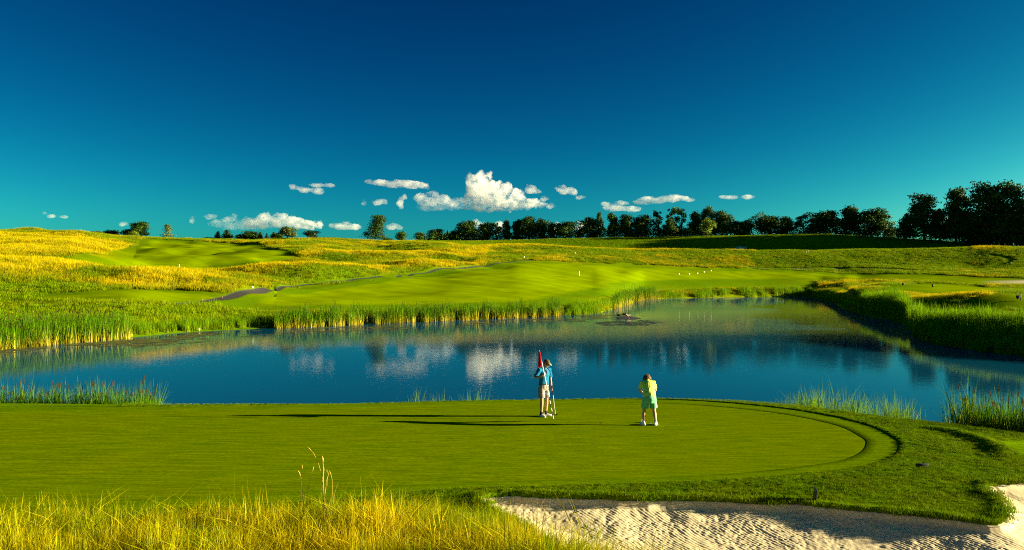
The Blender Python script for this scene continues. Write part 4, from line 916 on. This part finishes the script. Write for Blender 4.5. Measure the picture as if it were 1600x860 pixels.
def M_plaid():
    N = NT('beige_plaid_shorts'); cs = []
    for d, s in (('Z', 7.0), ('X', 8.0), ('Y', 8.0)):
        w = N.n('TexWave', wave_type='BANDS', bands_direction=d); w.inputs['Scale'].default_value = s; N.l(N.objco(), w.inputs['Vector']); cs.append(N.ramp(w.outputs['Fac'], [(.6, 0.0), (.75, 1.0)]))
    c = N.mix(.5, (.36, .31, .26), (.36, .31, .26))
    for k, q in zip(((.20, .18, .18), (.16, .14, .14), (.22, .19, .18)), cs): c = N.mix(N.math('MULTIPLY', q, .7), c, k)
    return N.bsdf(c, .8, .2, N.noise(12, 3, .6, N.objco()), .5, .02)
def cloth(name, a, b): 
    N = NT(name); return N.bsdf(N.ramp(N.noise(5, 3, .6, N.objco()), [(.3, a), (.7, b)]), .75, .2, N.noise(11, 3, .6, N.objco()), .25, .02)
def hand(m, wrist, d, palm_n, side, curl=1.0, grip=None):
    """palm, four unequal bent fingers and a thumb leaving the side of the palm"""
    d = Vector(d).normalized(); nrm = Vector(palm_n); nrm = (nrm - d * d.dot(nrm)).normalized(); sd = d.cross(nrm) * side; w = Vector(wrist)
    m.tube([w, w + d * .045, w + d * .085], [(.026, .017), (.036, .016), (.037, .014)], 10, sd)
    for i, (o, L) in enumerate(((.028, .068), (.010, .078), (-.009, .072), (-.027, .056))):
        p = w + d * .085 + sd * o; pts = [p]; a = 0.0
        for k in range(3):
            a += (.35, .6, .5)[k] * curl; pts.append(pts[-1] + (d * math.cos(a) + nrm * math.sin(a)) * L * (.42, .33, .25)[k])
        m.tube(pts, [.0088, .0084, .0078, .0066], 7, sd)
    p = w + d * .028 + sd * .026; q = p + d * .028 + sd * .026 + nrm * .012; m.tube([p, q, q + d * .028 + nrm * .020 * curl], [.0115, .0098, .0075], 7, nrm)
def head(m, c, fwd, up):
    f = Vector(fwd).normalized(); u = Vector(up); u = (u - f * f.dot(u)).normalized(); s = u.cross(f); M = Matrix((s, f, u)).transposed(); c = Vector(c)
    m.ell(c + u * .022 - f * .008, (.074, .094, .098), M, 18, 12); m.ell(c - u * .05 + f * .025, (.056, .066, .068), M, 14, 10)
    m.ell(c - u * .098 + f * .052, (.030, .028, .022), M); m.tube([c + f * .088 + u * .012, c + f * .112 - u * .022], [.009, .015], 8, s)
    for k in (-1, 1): m.ell(c + s * .076 * k - f * .008 - u * .012, (.010, .020, .032), M)
    return f, u, s, c
def face(parent, f, u, s, c):
    for k in (-1, 1): MB().ell(c + f * .079 + u * .014 + s * .030 * k, (.013, .013, .008), None, 10, 8).build('eye', M_eye, parent)
    MB().tube([c + f * .083 - u * .060 - s * .022, c + f * .091 - u * .060, c + f * .083 - u * .060 + s * .022], [.004, .006, .004], 6).build('mouth', M_lip, parent)
def shoe(parent, p, d, mt):
    d = Vector((d[0], d[1], 0)).normalized(); s = Vector((-d.y, d.x, 0)); p = Vector(p); m = MB()
    m.tube([p - d * .07 + Vector((0, 0, .035)), p + Vector((0, 0, .042)), p + d * .09 + Vector((0, 0, .034)), p + d * .17 + Vector((0, 0, .026))], [(.036, .036), (.040, .042), (.047, .034), (.036, .024)], 12, s)
    m.tube([p - d * .02 + Vector((0, 0, .04)), p - d * .03 + Vector((0, 0, .085))], [(.040, .046), (.036, .040)], 12, s)
    o = m.build('shoe', mt, parent, remesh=.006, sm=3)
    q = MB(); q.tube([p - d * .075 + Vector((0, 0, .009)), p + Vector((0, 0, .009)), p + d * .10 + Vector((0, 0, .009)), p + d * .18 + Vector((0, 0, .010))], [(.034, .008), (.040, .008), (.047, .008), (.034, .008)], 12, s); q.build('sole', M_blk if mt is not M_shoe else M_shoe, o)

# man: stands with the flagstick over his arm, looking down towards the cup
mx, my = hit(850, 651); MZ = ground_at(mx, my)
man = empty('person', (mx, my, MZ)); tag(man, 'person in striped blue polo, plaid shorts and dark cap standing with flagstick and putter', 'person')
hipL, hipR = (-.085, -.05, .90), (.065, .045, .90); kneeL, kneeR = (-.075, -.07, .50), (.085, .07, .50); ankL, ankR = (-.085, -.04, .09), (.065, .09, .09)
shL, shR = (-.15, -.125, 1.425), (.165, .125, 1.425); elL, elR = (-.285, -.20, 1.20), (.21, .14, 1.13); wrL, wrR = (-.055, -.315, 1.285), (.235, .03, .90)
hd = (.075, -.035, 1.615); hf = (.80, -.38, -.42); chest = (.74, .67, 0)
def folds(o, st=.014, sc=.09):
    t = bpy.data.textures.new('cloth_folds', 'CLOUDS'); t.noise_scale = sc; t.noise_depth = 1
    d = o.modifiers.new('folds', 'DISPLACE'); d.texture = t; d.strength = st; d.mid_level = .5; d.texture_coords = 'LOCAL'; return o
def legs(m, hips, knees, anks, k=1.0):
    for h, n, a in zip(hips, knees, anks):
        h, n, a = Vector(h), Vector(n), Vector(a)
        m.tube([h, h.lerp(n, .5), n, n.lerp(a, .3) - Vector((0, 0, 0)), n.lerp(a, .7), a, (a.x, a.y, .05)], [.085 * k, .074 * k, .054 * k, .058 * k, .044 * k, .034 * k, .034 * k], 12)
b = MB(); legs(b, (hipL, hipR), (kneeL, kneeR), (ankL, ankR))
b.tube([(-.01, 0, .86), (-.01, 0, .98), (0, 0, 1.12), (.005, -.005, 1.28), (.01, -.005, 1.41), (.015, -.005, 1.47)], [(.16, .11), (.155, .105), (.15, .10), (.17, .112), (.17, .095), (.07, .06)], 16, chest)
b.tube([(.015, -.005, 1.45), (.045, -.015, 1.54), hd], [.06, .056, .05], 12)
for s_, e_, w_ in ((shL, elL, wrL), (shR, elR, wrR)): b.tube([s_, Vector(s_).lerp(Vector(e_), .5), e_, Vector(e_).lerp(Vector(w_), .35), w_], [.058, .048, .040, .038, .026], 12)
hand(b, wrL, (.75, .06, .55), (.4, .9, -.1), 1, 1.5); hand(b, wrR, (.12, -.1, -1), (-.6, -.6, .1), -1, 1.1)
HF = head(b, hd, hf, (.3, -.1, 1)); body = b.build('body', M_skin, man, remesh=.0075, sm=3); face(man, *HF)
b = MB(); b.tube([(-.012, 0, .965), (-.01, 0, 1.02), (0, 0, 1.14), (.005, -.005, 1.28), (.01, -.005, 1.40), (.014, -.005, 1.455)], [(.178, .130), (.176, .132), (.17, .125), (.188, .130), (.182, .108), (.085, .075)], 18, chest)
for s_, e_ in ((shL, elL), (shR, elR)): b.tube([Vector((.01, 0, 1.40)).lerp(Vector(s_), .6), s_, Vector(s_).lerp(Vector(e_), .45), Vector(s_).lerp(Vector(e_), .85)], [.075, .075, .072, .076], 14, cap=False)
sh = folds(b.build('polo_shirt', M_polo(), man, remesh=.010, sm=1), .018)
cb = MB(); cb.tube([(.012, -.005, 1.45), (.028, -.010, 1.495)], [(.088, .078), (.070, .066)], 14, chest); cb.build('collar', plain('polo_collar', (.004, .11, .24), .7), sh)
pb = MB(); pb.box((.083, -.108, 1.37), (.022, .012, .16), .003, .73); pb.build('placket', plain('polo_placket', (.004, .05, .12), .7), sh)
b = MB(); b.tube([(-.012, 0, .985), (-.012, 0, .93), (-.01, 0, .86)], [(.172, .128), (.178, .135), (.172, .132)], 18, chest)
for h, n in ((hipL, kneeL), (hipR, kneeR)):
    h, n = Vector(h), Vector(n); b.tube([h + Vector((0, 0, -.02)), h.lerp(n, .4), h.lerp(n, .8)], [(.105, .11), (.105, .107), (.112, .112)], 14, chest, cap=False)
folds(b.build('shorts', M_plaid(), man, remesh=.010, sm=1), .016)
b = MB(); b.tube([(-.012, 0, .972), (-.012, 0, 1.0)], [(.179, .135), (.179, .135)], 18, chest, False); b.build('belt', M_blk, man)
for a in (ankL, ankR):
    b = MB(); b.tube([(a[0], a[1], .06), (a[0], a[1], .15)], [.043, .046], 12); b.build('sock', M_blk, man)
shoe(man, (ankL[0], ankL[1], 0), (.55, -.6), M_shoe); shoe(man, (ankR[0], ankR[1], 0), (.98, -.12), M_shoe)
f, u, s, c = HF; Mh = Matrix((s, f, u)).transposed()
b = MB(); b.ell(c + u * .018 - f * .016, (.079, .096, .095), Mh, 16, 10); hr = b.build('hair', M_hair2, man)
b = MB(); b.ell(c + u * .052 - f * .004, (.086, .106, .082), Mh, 18, 10); cp = b.build('cap', plain('cap_cloth', (.06, .05, .03), .8, .2, .3, 25), man)
b = MB(); b.tube([c + f * .07 + u * .048, c + f * .125 + u * .044, c + f * .172 + u * .030], [(.076, .008), (.070, .008), (.040, .006)], 14, s); b.build('brim', plain('brim_cloth', (.22, .19, .11), .7), cp)
man.scale = (1, 1, 1.03)

# flagstick with the red flag, leaning in the man's arm
ft = Vector((mx - .155, my - .33, MZ + 2.09)); gx, gy = hit(865, 655.5); fb = Vector((gx, gy, ground_at(gx, gy) + .004))
flag = empty('golf_flag', fb); tag(flag, 'white flagstick with limp red flag leaning in the capped golfer\'s arm', 'flag')
def on(t): return fb.lerp(ft, t) - fb
Mw = plain('white_fibreglass', (.75, .75, .72), .35, .4, .05, 9); Mk = plain('black_band', (.02, .02, .02), .5)
b = MB(); b.tube([on(0.33), on(1)], [.0135, .011], 10); b.build('pole', Mw, flag)
for i in range(6):
    b = MB(); b.tube([on(.055 * i + .003), on(.055 * (i + 1))], [.012, .012], 10, cap=False); b.build('band', Mk if i % 2 else Mw, flag)
b = MB(); b.tube([on(-.0), on(.003)], [.014, .013], 10); b.build('ferrule', Mk, flag)
V = []; F = []; nu, nv = 14, 16; dn = Vector((-.10, 0, -1)).normalized()
for i in range(nu + 1):
    for j in range(nv + 1):
        t, w = i / nu, j / nv; top = on(1.0 - .002) + Vector((0, -.015, 0)); wid = .035 + .105 * t ** .8
        q = top + dn * (.46 * t) + Vector((.10 * t * .9, 0, 0)) + Vector((wid * (w - .62), .035 * math.sin(w * 11) * (.3 + t), -.06 * (1 - w) * t))
        V.append(q)
for i in range(nu):
    for j in range(nv): a = i * (nv + 1) + j; F.append((a, a + 1, a + nv + 2, a + nv + 1))
_N = NT('red_flag'); flagm = _N.bsdf(_N.ramp(_N.noise(5, 3, .6, _N.objco()), [(.3, (.70, .006, .012)), (.7, (.85, .012, .02))]), .7, .2, trans=.5)
fo = MB().add(V, F).build('flag_cloth', flagm, flag); so = fo.modifiers.new('thick', 'SOLIDIFY'); so.thickness = .004
b = MB(); b.box(on(.80) + Vector((-.01, -.060, .02)), (.018, .006, .10), .002, 0, Matrix.Rotation(-.15, 4, 'Y')); b.box(on(.80) + Vector((-.026, -.060, .055)), (.03, .006, .016), .002, 0, Matrix.Rotation(-.8, 4, 'Y')); b.build('numeral', Mw, fo)

def putter(name, grip, foot, label, hdir):
    g, q = Vector(grip), Vector(foot); e = empty(name, q); tag(e, label, 'putter'); g = g - q
    b = MB(); b.tube([g * .30, g * .9 ], [.0065, .008], 8); b.tube([Vector((0, 0, .03)), g * .31], [.0055, .0065], 8); b.build('shaft', plain('club_steel', (.72, .72, .72), .3, .5, .05, 9), e)
    b = MB(); b.tube([g * .72, g * 1.05], [.012, .015], 8); b.build('grip', M_blk, e)
    h = Vector((hdir[0], hdir[1], 0)).normalized(); rz = math.atan2(h.y, h.x)
    b = MB(); b.box((h.x * .02, h.y * .02, .016), (.115, .04, .026), .006, rz); b.build('head', plain('club_head', (.02, .02, .022), .35, .5), e)
px_, py_ = hit(868, 649); PW = Vector((mx, my, MZ))
putter('putter', PW + Vector((.255, -.01, .92)), (px_, py_, ground_at(px_, py_) + .003), 'putter with bright shaft held down by the capped golfer', (1, -.1))

# woman: bent over the ball, seen from behind
wx, wy = hit(1014.5, 664.5); WZ = ground_at(wx, wy)
wom = empty('person', (wx, wy, WZ)); tag(wom, 'person in bright yellow polo and green shorts bending over a putt, seen from behind', 'person')
hipL, hipR = (-.095, -.02, .80), (.095, -.02, .80); kneeL, kneeR = (-.145, .05, .43), (.15, .05, .43); ankL, ankR = (-.175, -.02, .08), (.185, -.02, .08)
shL, shR = (-.175, .27, 1.225), (.175, .27, 1.225); elL, elR = (-.235, .35, .985), (.245, .35, .985); wrL, wrR = (-.035, .50, .80), (.045, .48, .77)
hd = (0, .405, 1.315); hf = (0, .62, -.78)
b = MB(); legs(b, (hipL, hipR), (kneeL, kneeR), (ankL, ankR), 1.02)
b.tube([(0, -.03, .76), (0, -.02, .86), (0, .05, .99), (0, .15, 1.12), (0, .24, 1.22), (0, .275, 1.255)], [(.175, .12), (.165, .12), (.145, .10), (.165, .105), (.165, .09), (.06, .055)], 16, (1, 0, 0))
b.tube([(0, .26, 1.24), (0, .32, 1.29), hd], [.055, .05, .045], 12)
for s_, e_, w_ in ((shL, elL, wrL), (shR, elR, wrR)): b.tube([s_, Vector(s_).lerp(Vector(e_), .5), e_, Vector(e_).lerp(Vector(w_), .35), w_], [.052, .045, .038, .035, .024], 12)
hand(b, wrL, (.5, .25, -.8), (.8, .1, .5), 1, 1.5); hand(b, wrR, (-.4, .25, -.85), (-.8, .1, .5), -1, 1.5)
HF = head(b, hd, hf, (0, .7, .7)); b.build('body', M_skin2, wom, remesh=.0075, sm=3); face(wom, *HF)
b = MB(); b.tube([(0, -.045, .835), (0, -.03, .90), (0, .05, 1.01), (0, .15, 1.135), (0, .235, 1.225), (0, .275, 1.262)], [(.195, .145), (.188, .142), (.18, .125), (.192, .125), (.185, .108), (.075, .07)], 18, (1, 0, 0))
for s_, e_ in ((shL, elL), (shR, elR)): b.tube([Vector((0, .24, 1.21)).lerp(Vector(s_), .6), s_, Vector(s_).lerp(Vector(e_), .4), Vector(s_).lerp(Vector(e_), .72)], [.075, .072, .066, .070], 14, cap=False)
sh = b.build('polo_shirt', cloth('yellow_polo', (.50, .68, .10), (.60, .76, .14)), wom, remesh=.010, sm=1); folds(sh, .018)
b = MB(); b.tube([(0, .262, 1.252), (0, .30, 1.285)], [(.078, .070), (.062, .060)], 14, (1, 0, 0)); b.build('collar', cloth('yellow_collar', (.45, .62, .10), (.5, .66, .12)), sh)
b = MB(); b.tube([(0, -.04, .87), (0, -.045, .80), (0, -.03, .74)], [(.19, .145), (.195, .15), (.185, .145)], 18, (1, 0, 0))
for h, n in ((hipL, kneeL), (hipR, kneeR)):
    h, n = Vector(h), Vector(n); b.tube([h + Vector((0, 0, -.02)), h.lerp(n, .4), h.lerp(n, .78)], [(.108, .11), (.106, .108), (.112, .114)], 14, cap=False)
folds(b.build('shorts', cloth('green_shorts', (.09, .40, .20), (.20, .54, .30)), wom, remesh=.010, sm=1), .016)
for a in (ankL, ankR):
    b = MB(); b.tube([(a[0], a[1], .06), (a[0], a[1], .115)], [.040, .042], 12); b.build('sock', M_shoe, wom)
shoe(wom, (ankL[0], ankL[1], 0), (-.35, .9), M_shoe); shoe(wom, (ankR[0], ankR[1], 0), (.35, .9), M_shoe)
f, u, s, c = HF; Mh = Matrix((s, f, u)).transposed()
b = MB(); b.ell(c + u * .03 - f * .025, (.108, .112, .108), Mh, 16, 12)
for k in range(-5, 6):
    a = k / 5 * 1.35; o = s * math.sin(a) * .100 - f * math.cos(a) * .095; b.tube([c + u * .06 + o * .7, c + u * .0 + o * 1.05, c - u * .075 + o * 1.12], [.034, .032, .018], 7)
folds(b.build('hair', M_hair, wom, remesh=.009, sm=1), .03, .035)
bx_, by_ = hit(1016.7, 663.6)
ball = MB().ell((bx_, by_, ground_at(bx_, by_) + .0235), (.0235, .0235, .0235), None, 16, 12).build('golf_ball', plain('ball_white', (.85, .85, .82), .35, .4, .03, 9)); tag(ball, 'white golf ball on the green between the feet of the bending golfer', 'ball')
putter('putter', Vector((wx, wy, WZ)) + Vector((-.02, .52, .80)), (wx - .165, wy + .38, WZ + .003), 'putter held by the bending golfer in yellow, mostly hidden by the body', (0, 1))
# ---------------------------------------------------------------- markers, boards, birds, stones
M_white = plain('white_paint', (.8, .8, .76), .5, .3, .06, 9); M_dark = plain('dark_plastic', (.012, .012, .013), .5, .3, .3, 12); M_wood = plain('weathered_wood', (.16, .12, .07), .85, .1, .3, 10)
M_stone = plain('pale_stone', (.26, .22, .16), .9, .1, .3, 4)
def at(px, py): X, Y = hit(px, py); return Vector((X, Y, ground_at(X, Y)))
def sizep(p, px): return px * p.y / FPX
def post(name, px, py, hpx, wpx, mt, label, cat, group=None, rnd=True):
    p = at(px, py); h = sizep(p, hpx); w = sizep(p, wpx * .8) / 2; e = empty(name, p); tag(e, label, cat, group)
    b = MB(); b.tube([(0, 0, -.1), (0, 0, h * .9)], [w, w], 8, (1, 0, 0)); b.build('shaft', mt, e)
    b = MB(); b.ell((0, 0, h * .9), (w * 1.05, w * 1.05, h * .1), None, 8, 6); b.build('cap', mt, e)
post('distance_post', 280, 420, 7, 1.6, M_white, 'white distance post on the upper left fairway', 'post')
post('distance_post', 905, 431, 7, 1.4, M_white, 'white distance post on the main fairway', 'post')
def block(name, px, py, w, h, mt, label, cat, group=None, d=.5):
    p = at(px, py); W, Hh = sizep(p, w * .75), sizep(p, h * .75); e = empty(name, p, .3); tag(e, label, cat, group)
    b = MB(); b.box((0, 0, Hh * .45), (W, W * d, Hh), W * .12); b.build('body', mt, e)
    b = MB(); b.box((0, 0, Hh * .97), (W * .8, W * d * .8, Hh * .12), W * .05); b.build('top', mt, e)
block('tee_marker', 285, 421.5, 3.4, 2.4, M_white, 'white marker at the foot of the left distance post', 'marker')
block('tee_marker', 211, 418, 2.8, 2.4, M_white, 'white marker at the left edge of the upper left fairway', 'marker')
block('tee_marker', 343, 424, 2.8, 2.2, M_white, 'white marker at the right end of the upper left fairway', 'marker')
block('marker_box', 395, 450.5, 4.2, 3.8, M_white, 'white box beside the bend of the cart path', 'marker')
for i, (x, y) in enumerate(((1061, 429), (1077, 429), (1090, 428), (1100, 426), (1111, 424))):
    block('fairway_marker', x, y, 2.2, 2.2, M_white, '%s of five white dots crossing the main fairway, counted from the left' % ('first', 'second', 'third', 'fourth', 'fifth')[i], 'marker', 'white markers across the fairway')
for i, (x, y) in enumerate(((262, 474), (296, 472.5), (316, 470), (334, 467.5), (347, 466))):
    post('path_stake', x, y, 3.6, 1.3, M_wood, '%s short stake beside the lower cart path, counted from the left' % ('first', 'second', 'third', 'fourth', 'fifth')[i], 'stake', 'stakes along the cart path')
block('path_box', 727, 419.5, 3.2, 2.0, M_dark, 'small dark box at the edge of the cart path', 'box')
block('path_sign', 819, 404, 2.4, 4.0, M_white, 'pale little sign at the top of the cart path', 'sign')
block('path_sign', 803, 400, 1.8, 2.2, M_dark, 'tiny dark sign behind the pale one at the top of the path', 'sign')
block('fescue_marker', 899, 397, 3.0, 2.6, M_white, 'white marker in the rough under the bright round tree', 'marker')
block('litter_bin', 1259, 396, 2.2, 4.0, M_dark, 'dark bin on the crest of the green mound', 'bin', d=1.0)
post('dark_post', 1262.5, 396, 5.6, 1.2, M_dark, 'dark post beside the bin on the crest of the green mound', 'post')
post('bank_stake', 1333, 468, 11, 1.6, M_wood, 'thin stake standing in the shaded right bank', 'stake')
post('path_light', 1553.5, 423, 2.6, 1.2, M_white, 'white stake on the inner side of the right cart path bend', 'stake')
post('path_light', 1579.5, 413, 2.6, 1.2, M_white, 'white stake at the outer bend of the right cart path', 'stake')
def pot(px, py, w, h, label):          # round dark tee bin on a foot
    p = at(px, py); W, Hh = sizep(p, w) / 2, sizep(p, h); e = empty('tee_bin', p); tag(e, label, 'bin', 'dark bins on the tee')
    b = MB(); b.tube([(0, 0, 0), (0, 0, Hh * .25), (0, 0, Hh * .3), (0, 0, Hh * .9)], [W * .5, W * .4, W * .8, W], 12, cap=False); b.build('body', M_dark, e)
    b = MB(); b.ell((0, 0, Hh * .92), (W * 1.05, W * 1.05, Hh * .12), None, 12, 6); b.build('lid', M_dark, e)
pot(1411, 446.5, 3.6, 4, 'dark round bin at the left end of the tee'); pot(1457.5, 449.5, 3.6, 5, 'dark round bin in the middle of the tee')
pot(1590, 468, 5, 6, 'dark squat bin on the lower tee at the right edge'); 
post('ball_washer', 1594.5, 468, 9, 1.8, M_dark, 'dark ball washer post beside the squat bin', 'post')
# dark boards near the green
def board(px, py, L, Hh, th, label, rz, lean):
    p = at(px, py); e = empty('marker_board', p, rz); tag(e, label, 'board', 'small dark boards near the green'); M = Matrix.Rotation(lean, 4, 'X')
    b = MB(); b.box(Vector((0, 0, Hh * .5)), (L, th, Hh), .004, 0, M); b.build('panel', M_dark, e)
    for k in (-1, 1): q = MB(); q.tube([(k * L * .38, 0, -.06), (k * L * .38, 0, Hh * .3)], [.006, .006], 6); q.build('leg', M_dark, e)
board(1440.5, 731.5, .29, .105, .04, 'low dark board lying in the rough right of the green', .03, 0)
board(1273.5, 784, .30, .26, .02, 'thin dark board seen edge on beside the bunker lip', math.radians(78), .12)
# stone on the far shore
def stone(name, px, py, w, h, mt, label, seed):
    p = at(px, py); W, Hh = sizep(p, w) / 2, sizep(p, h); bm = bmesh.new(); bmesh.ops.create_icosphere(bm, subdivisions=3, radius=1)
    for v in bm.verts:
        q = 1 + .25 * float(vnoise(np.array([v.co.x * 1.6 + seed]), np.array([v.co.y * 1.6 + v.co.z]), seed)[0]); c = v.co * q
        v.co = (max(-.8, min(.8, c.x)) * W * 1.2, c.y * W * .7, max(-.3, min(.72, c.z)) * Hh * 1.2)
    me = bpy.data.meshes.new(name); bm.to_mesh(me); bm.free(); me.materials.append(mt); o = obj(name, me, None, p); tag(o, label, 'stone'); return o
stone('shore_stone', 308, 516, 9, 4, M_stone, 'pale flat stone on the far shore before the cart path', 3)
# geese on the mud spit
def goose(px, py, rz, label, s=1.0, dark=False):
    Y = (CAMZ - WATER) * FPX / (py - 430); p = Vector((px2x(px, Y), Y, WATER + .05)); e = empty('goose', p, rz); tag(e, label, 'goose', 'geese resting on the mud spit'); e.scale = (s, s, s)
    mb = plain('goose_body' + ('_dark' if dark else ''), (.10, .08, .06) if dark else (.36, .27, .18), .8, .1, .3, 9); mk = plain('goose_black', (.012, .012, .012), .6)
    b = MB(); b.tube([(-.42, 0, .30), (-.25, 0, .27), (0, 0, .25), (.22, 0, .29), (.30, 0, .36), (.34, 0, .55), (.33, 0, .72), (.36, 0, .80), (.44, 0, .80)], [(.03, .02), (.11, .09), (.17, .15), (.13, .13), (.07, .07), (.04, .04), (.035, .035), (.05, .045), (.025, .022)], 12, (0, 1, 0))
    bd = b.build('body', mb, e, remesh=.014, sm=2)
    b = MB(); b.tube([(.32, 0, .45), (.345, 0, .56), (.335, 0, .72), (.365, 0, .805), (.43, 0, .80)], [.060, .047, .043, .057, .032], 10, (0, 1, 0)); nk = b.build('neck', mk, e)
    b = MB(); b.tube([(.44, 0, .795), (.50, 0, .785)], [(.022, .014), (.010, .006)], 8, (0, 1, 0)); b.build('bill', mk, nk)
    for k in (-1, 1):
        b = MB(); b.ell((.35, .046 * k, .785), (.022, .014, .034), None, 8, 6); b.build('cheek', M_white, nk)
        b = MB(); b.tube([(.14, .12 * k, .33), (-.1, .165 * k, .30), (-.38, .07 * k, .30)], [(.04, .02), (.10, .03), (.03, .015)], 8, (0, 0, 1)); b.build('wing', mk if dark else plain('goose_wing', (.16, .115, .08), .8, .1, .3, 14), e)
        b = MB(); b.tube([(.02, .06 * k, .16), (.03, .06 * k, .01)], [.014, .012], 6); b.tube([(0, .06 * k, 0), (.09, .06 * k, -.01)], [(.02, .008), (.045, .006)], 6, (0, 1, 0)); b.build('leg', mk, e)
    b = MB(); b.tube([(-.36, 0, .30), (-.52, 0, .33)], [(.07, .03), (.05, .012)], 8, (0, 1, 0)); b.build('tail', mk, e)
goose(981, 497, -2.6, 'tan bodied goose on the mud spit, its side lit', 1.15)
goose(967, 496, 3.0, 'dark goose at the left end of the mud spit', .95, True)
goose(975, 494.5, -.4, 'dark goose standing just behind the tan bodied one', .95, True)
# mud spit and floating weed
def flat_patch(name, pts, mt, label, cat, z, dome=.05, seed=1):
    C = smooth_closed(pts, 90); n = len(C); c = C.mean(0); V = []; F = []
    for k, t in enumerate((1.0, .9, .7, .4, 0.02)):
        q = c + (C - c) * (t * (1 + (.12 * np.array(vnoise(np.arange(n) * .35, np.zeros(n), seed)))[:, None] * (t > .5)))
        V += [(x, y, z + dome * (1 - t ** 2) - (.06 if k == 0 else 0) + .03 * float(vnoise(np.array([x * 2]), np.array([y]), 3)[0]) * (k > 0)) for x, y in q]
    F = [(k * n + j, k * n + (j + 1) % n, (k + 1) * n + (j + 1) % n, (k + 1) * n + j) for k in range(4) for j in range(n)]
    me = mesh_np(name, np.array(V), np.array(F), mt, True); fix_up(me); o = obj(name, me); tag(o, label, cat, kind='structure'); return o
def wp(px, py): Y = (CAMZ - WATER) * FPX / (py - 430); return (px2x(px, Y), Y)
M_mud = plain('wet_mud', (.035, .030, .022), .5, .4, .4, 2)
flat_patch('mud_spit', [wp(*q) for q in ((962, 496), (975, 494), (992, 495), (1004, 498), (990, 500), (965, 499))], M_mud, 'low mud spit the geese rest on', 'mud', WATER - .0, .07, 2)
def weed(name, polys, n, rmin, rmax, mt, label, seed):
    g = np.random.default_rng(seed); V = []; F = []; k = 7
    for P_, frac in polys:
        W = np.array([wp(*q) for q in P_]); xs, ys = W[:, 0], W[:, 1]; m = int(n * frac); X = g.uniform(xs.min(), xs.max(), m * 3); Y = g.uniform(ys.min(), ys.max(), m * 3)
        ok = in_poly(W, X, Y) & (fbm(X / 4, Y / 7, seed, 3) > .02); X, Y = X[ok][:m], Y[ok][:m]
        for x, y in zip(X, Y):
            r = g.uniform(rmin, rmax); o = len(V); a0 = g.uniform(0, 6.28); el = g.uniform(1.2, 4.0)
            for j in range(k): a = a0 + 6.28 * j / k; rr = r * g.uniform(.7, 1.15); V.append((x + rr * el * math.cos(a), y + rr * math.sin(a), WATER + .006 + g.uniform(0, .012)))
            F.append(tuple(range(o, o + k)))
    me = bpy.data.meshes.new(name); me.from_pydata(V, [], F); me.update(); me.materials.append(mt); return tag(obj(name, me), label, 'water weed', kind='stuff')
M_weed = plain('floating_weed', (.11, .115, .012), .6, .3, .4, .6); M_weedd = plain('dark_weed', (.030, .030, .018), .5, .4, .4, .8)
weed('floating_weed', [([(205, 530), (300, 519), (440, 515), (600, 508), (880, 496), (880, 503), (620, 516), (430, 524), (250, 541), (150, 548)], .5), ([(-60, 552), (200, 531), (330, 521), (280, 533), (140, 548), (0, 562), (-80, 570)], .3), ([(880, 494), (960, 491), (1010, 494), (960, 502), (890, 504)], .1), ([(985, 470), (1060, 468), (1280, 465), (1290, 468), (1150, 472), (1010, 476)], .1)], 3000, .06, .24, M_weed, 'brownish floating weed along the far shore', 5)
weed('dark_weed', [([(912, 505), (960, 502), (1010, 500), (1045, 503), (1010, 509), (950, 513), (918, 512)], .55), ([(1278, 478), (1330, 487), (1400, 505), (1440, 520), (1420, 521), (1350, 502), (1290, 486)], .3), ([(1430, 526), (1620, 558), (1600, 564), (1500, 548), (1440, 533)], .15)], 800, .05, .18, M_weedd, 'dark floating weed near the geese and along the right bank', 9)
# tall dry stalks rising out of the foreground fescue
M_stalk = plain('dry_stalk', (.52, .36, .06), .8, .1, .25, 8)
def stalk(px, py, path, w, label):
    X, Y = hit(px, py); Y = min(Y, 12.6); X = px2x(px, Y); z = ground_at(X, Y); e = empty('dry_stalk', (X, Y, z)); tag(e, label, 'grass stalk', 'tall dry stalks in the foreground fescue')
    pts = [Vector((px2x(a, Y) - X, 0.02 * i, py2z(c, Y) - z)) for i, (a, c) in enumerate(path)]; b = MB(); b.tube([(0, 0, -.05)] + pts, [w] + [w * (1 - .5 * i / len(pts)) for i in range(len(pts))], 6, (0, 1, .1)); b.build('stem', M_stalk, e)
    q = pts[-1]; p = pts[-2]; b = MB(); d = (q - p).normalized(); b.tube([q - d * .02, q + d * .03, q + d * .075], [w * .8, w * 2.2, w * .5], 6, (0, 1, .1)); b.build('seed_head', M_stalk, e)
    b = MB(); m_ = pts[len(pts) // 2]; b.tube([m_ * .5, m_ * .8 + Vector((.05, 0, .02)), m_ * .95 + Vector((.10, 0, .0))], [(w * 2, w * .3), (w * 1.6, w * .3), (w * .3, w * .2)], 5, (0, 1, 0)); b.build('leaf', M_stalk, e)
stalk(506, 830, [(506, 800), (504, 770), (502, 745), (496, 725), (488, 710), (483, 706)], .0035, 'tallest dry stalk, bowing over to the left at its tip')
stalk(507, 832, [(507, 800), (505, 760), (504, 730), (503, 722)], .006, 'thick upright dry stalk beside the bowing one')
stalk(475, 828, [(474, 800), (472, 770), (470, 750), (467, 744)], .0055, 'thick short dry stalk left of the tall pair')
stalk(478, 828, [(478, 795), (481, 765), (485, 745), (487, 737)], .003, 'thin dry stalk leaning right between the thick ones')
stalk(472, 828, [(472, 790), (471, 755), (471, 735)], .0026, 'thin straight dry stalk above the thick short one')
stalk(510, 832, [(510, 795), (511, 765), (510, 742)], .0026, 'thin dry stalk close to the right of the tall pair')
stalk(518, 832, [(518, 790), (519, 762), (518, 750), (516, 745)], .0026, 'short hooked dry stalk right of the tall pair')
